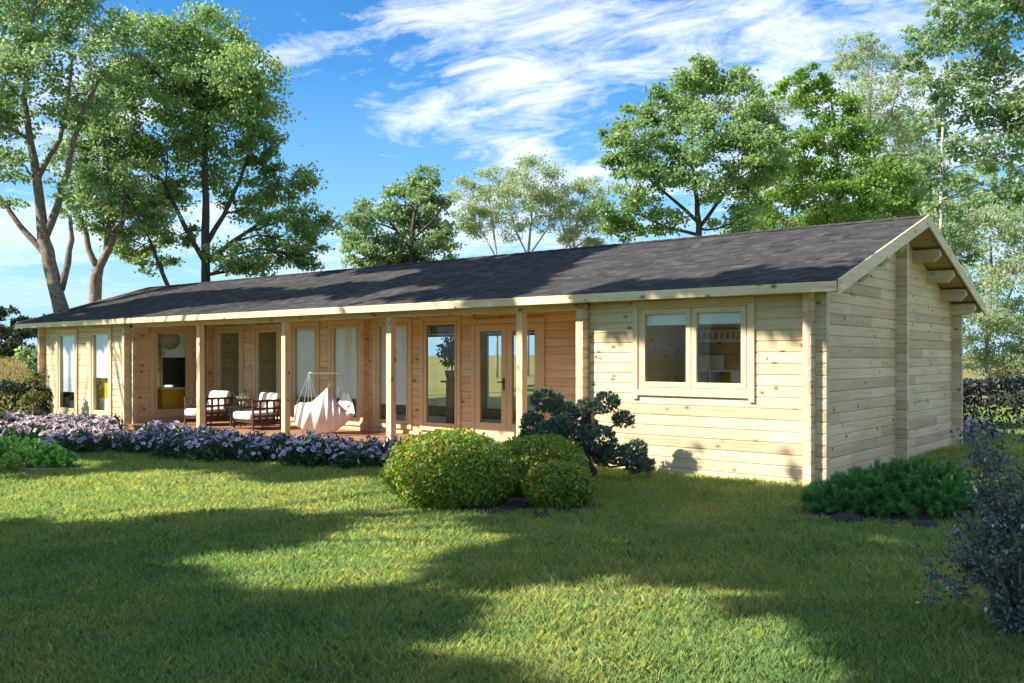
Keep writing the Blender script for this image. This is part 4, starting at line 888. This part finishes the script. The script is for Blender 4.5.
# ------------------------------------------------------------------ trees beside and behind the photographer that shade the lawn and roof
LIT = [[(-60,466),(150,472),(330,476),(392,478),(420,500),(455,522),(470,560),(462,606),(425,600),(395,588),(330,596),(248,612),(195,588),(165,563),(208,546),(296,547),(322,524),(262,518),(150,530),(60,526),(-60,528)],
       [(436,600),(500,592),(560,583),(634,577),(700,584),(761,594),(840,632),(892,666),(900,700),(960,1100),(500,1100),(520,690),(480,662),(444,628)], [(398,470),(470,520),(560,545),(470,560),(440,545)]]
SHROOF = [[(0,345),(0,300),(330,200),(625,200),(612,246),(575,258),(530,288),(440,345)], [(560,300),(600,284),(640,284),(700,283),(742,270),(775,272),(842,268),(900,240),(842,284),(845,300)]]
def inside(px, py, poly):
    r = np.zeros(len(px), bool); n = len(poly)
    for i in range(n):
        (x0, y0), (x1, y1) = poly[i], poly[(i+1) % n]
        if y0 == y1: continue
        c = (y0 > py) != (y1 > py); r ^= c & (px < (x1-x0)*(py-y0)/(y1-y0)+x0)
    return r
def near_seg(la, D, a, b, r):
    a = np.array(a); b = np.array(b); p = np.stack([la, D], 1)-a; d = b-a; t_ = np.clip(p @ d/(d @ d), 0, 1); return np.linalg.norm(p-t_[:, None]*d, axis=1) < r
def shade_points(n):
    lat = rng.uniform(-11, 9, n); D = rng.uniform(2.5, 16, n); P = CAM+RT*lat[:, None]+FW*D[:, None]; P[:, 2] = 0
    ok = (P[:, 1] < -.4) | (P[:, 0]-.6*(P[:, 1]+.4) > .75); px, py, _ = proj(P)
    wob = 15*(vnoise(lat*1.1, D*1.6, 8)-.5)+9*(vnoise(lat*4.1, D*4.6, 4)-.5)
    lit = np.zeros(n, bool)
    for q in LIT: lit |= inside(px+wob*2, py+wob, q)
    fl = vnoise(lat*1.5+D*.3, D*2.6, 2)*.6+vnoise(lat*3.7, D*5.5, 6)*.4
    lit |= near_seg(lat, D, (-.8, 9.25), (.2, 9.6), .8) | near_seg(lat, D, (-6.7, 12.9), (-6.2, 13.2), .5)
    keep = ok & ~lit & (fl < np.where((py > 474) & (px > 430) & (py < 600), .66, .74)) & ~((py < 474) & (px < 440) & (fl > .52))
    return P[keep]
def roof_points(n):
    X = rng.uniform(XL, XR, n); Y = rng.uniform(-EAVE, RIDGE_Y, n); P = np.stack([X, Y, EZ+SL*(Y+EAVE)], 1); px, py, _ = proj(P)
    s0 = inside(px, py, SHROOF[0]); s1 = inside(px, py, SHROOF[1])
    a = px*.9+py*.0; st = vnoise((px+py*2.6)*.018, (py+px*.085)*.16, 3)*.7+vnoise((px+py*2.6)*.05, (py+px*.085)*.4, 5)*.3
    keep = (s0 & (st < np.interp(px, [0, 300, 480, 600], [.46, .49, .58, .85]))) | (s1 & (st < .62))
    return P[keep]
def wall_points(n):
    P = np.stack([rng.uniform(-3, 0, n), np.zeros(n), rng.uniform(.0, 1.9, n)], 1); f = vnoise(P[:, 0]*2.6, P[:, 2]*3.1, 9); return P[(f > .80) & ((P[:, 2] < .8) | (P[:, 0] > -.5))]
LS = .30
G1 = shade_points(105000); G2 = roof_points(70000); G3 = wall_points(260)
allP = []
for Gp, h0, h1 in ((G1, 7.5, 12.0), (G2, 5.5, 9.5), (G3, 7, 10)):
    hh = h0+(h1-h0)*np.clip(.15+.7*vnoise(Gp[:, 0]*.6, Gp[:, 1]*.6, 12)+.18*rng.normal(size=len(Gp)), 0, 1); allP.append(Gp+SUNV*(hh/SUNV[2])[:, None])
allP = np.concatenate(allP)
vv = allP-CAM; dF = vv @ FW; dR = vv @ RT
seen = (dF > .5) & (np.abs(dR/np.maximum(dF, .1)) < .62) & (vv[:, 2]/np.maximum(dF, .1) < .42)
allP = allP[~seen]
lat = (allP-CAM) @ RT; fwd = (allP-CAM) @ FW
seeds = np.array([(-17.5, 1.5), (-13.5, -3.5), (-9.5, 6.0), (-20.5, 11.0), (-16, 17.5), (-24, 17.5)])
own = np.argmin((lat[:, None]-seeds[:, 0])**2+(fwd[:, None]-seeds[:, 1])**2, 1)
SL_ = ['broad-leaved tree left of the lawn, outside the picture, shading the foreground', 'broad-leaved tree behind the photographer on the left, shading the lawn', 'broad-leaved tree just left of the photographer, shading the middle of the lawn', 'broad-leaved tree left of the flower border, outside the picture, shading the roof', 'broad-leaved tree nearest the porch, outside the picture on the left', 'broad-leaved tree farthest left, outside the picture, shading the left roof end']
for k, (la, fw) in enumerate(seeds):
    P = allP[own == k]
    if len(P) < 50: continue
    b = CAM+RT*la+FW*fw; b[2] = float(ground_z(b[0], b[1])); t = thing('shade_tree', b, SL_[k], 'tree', 'trees beside the lawn')
    mb = MB(); top = np.array([P[:, 0].mean()*.4+b[0]*.6, P[:, 1].mean()*.4+b[1]*.6, 6.0]); fork = b*.55+top*.45
    mb.tube([(0,0,-.1), (fork-b)*.5, fork-b, top-b], [.30, .26, .22, .14], 10, 0, .1)
    cen = P[rng.choice(len(P), 16)]
    for c in cen: mid = (top+c)/2+np.array([0,0,.4]); mb.tube([fork-b+(top-fork)*random.random(), mid-b, c-b], [.035, .025, .012], 6)
    mb.build('trunk', M['bark'], t, True)
    raw_mesh('crown', leaves(P-b, LS, .7, .6), 4, M['leaf_mid'], t, rng.random(len(P)))
print('shade leaves', len(allP))

# ------------------------------------------------------------------ grass
def blades(n, lat, D, h, wd, bend, mt, name, varf):
    P = CAM+RT*lat[:, None]+FW*D[:, None]; P[:, 2] = ground_z(P[:, 0], P[:, 1])-.005; n = len(P)
    a = rng.random(n)*2*math.pi; d = np.stack([np.cos(a), np.sin(a), np.zeros(n)], 1); ln = nrm(d*(bend*rng.random(n))[:, None]+rng.normal(size=(n, 3))*.12+(0, 0, 1))
    s = np.stack([-np.sin(a+rng.normal(size=n)), np.cos(a), np.zeros(n)], 1); s = nrm(s)*(wd*.5)[:, None]; hh = h[:, None]
    mid = P+ln*hh*.55; tip = P+ln*hh*.85+d*hh*(.15+.5*rng.random((n, 1)))*bend+(0, 0, .0)*hh
    V = np.stack([P-s, P+s, mid+s*.8, tip, mid-s*.8], 1).reshape(-1, 3)
    return tag(raw_mesh(name, V, 5, mt, None, varf(P)), kind='stuff')
n = 1150000
u = rng.random(n); D = 3.2*(26/3.2)**u**1.0; lat = rng.uniform(-.72, .66, n)*D*1.02+rng.normal(size=n)*.3; keep = rng.random(n) < np.clip(.30+.5*(D/9), 0, 1)*np.where(D > 15, .55, 1)
P = CAM+RT*lat[:, None]+FW*D[:, None]
house_ = (P[:, 0] < .22) & (P[:, 0] > -20.1) & (P[:, 1] > -.06+.0) & (P[:, 1] < 6.6)
deck_ = (P[:, 0] < -3.1) & (P[:, 0] > -15.7) & (P[:, 1] > -.22) & (P[:, 1] < 2)
def in_ell(la, d_, a, b): return ((lat-la)/a)**2+((D-d_)/b)**2 < 1
keep &= ~house_ & ~deck_ & ~in_ell(-.05, 9.3, .9, .52) & ~in_ell(3.75, 8.9, .86, .42) & ~in_ell(-7.2, 12.9, 1.05, .42)
lat, D = lat[keep], D[keep]; n = len(D)
h = (.036+.05*rng.random(n))*(.55+.55*vnoise(lat*1.1, D*1.1, 4)+.5*vnoise(lat*3.1, D*3.1, 6))*(1+.25*(rng.random(n) < .06)); wd = .0026+.00050*D*(.7+.6*rng.random(n))
vf = lambda P: np.clip(.10+.34*rng.random(len(P))+.50*vnoise(P[:, 0]*.8, P[:, 1]*.8, 7)*rng.random(len(P))-.08*vnoise(P[:, 0]*1.9, P[:, 1]*1.9, 3)+.20*vnoise(P[:, 0]*4, P[:, 1]*4, 1)+.35*(rng.random(len(P)) < .045), 0, 1)
blades(n, lat, D, h, wd, .6, M['grass'], 'lawn_grass', vf)
print('blades', n)
n = 16000; D = rng.uniform(29, 58, n); lat = rng.uniform(-.75, -.40, n)*D
blades(n, lat, D, .14+.2*rng.random(n), .03+.02*rng.random(n), .5, M['straw'], 'meadow_grass', lambda P: np.clip(.25+.5*rng.random(len(P))+.3*(vnoise(P[:, 0]*.3, P[:, 1]*.3)-.5), 0, 1))
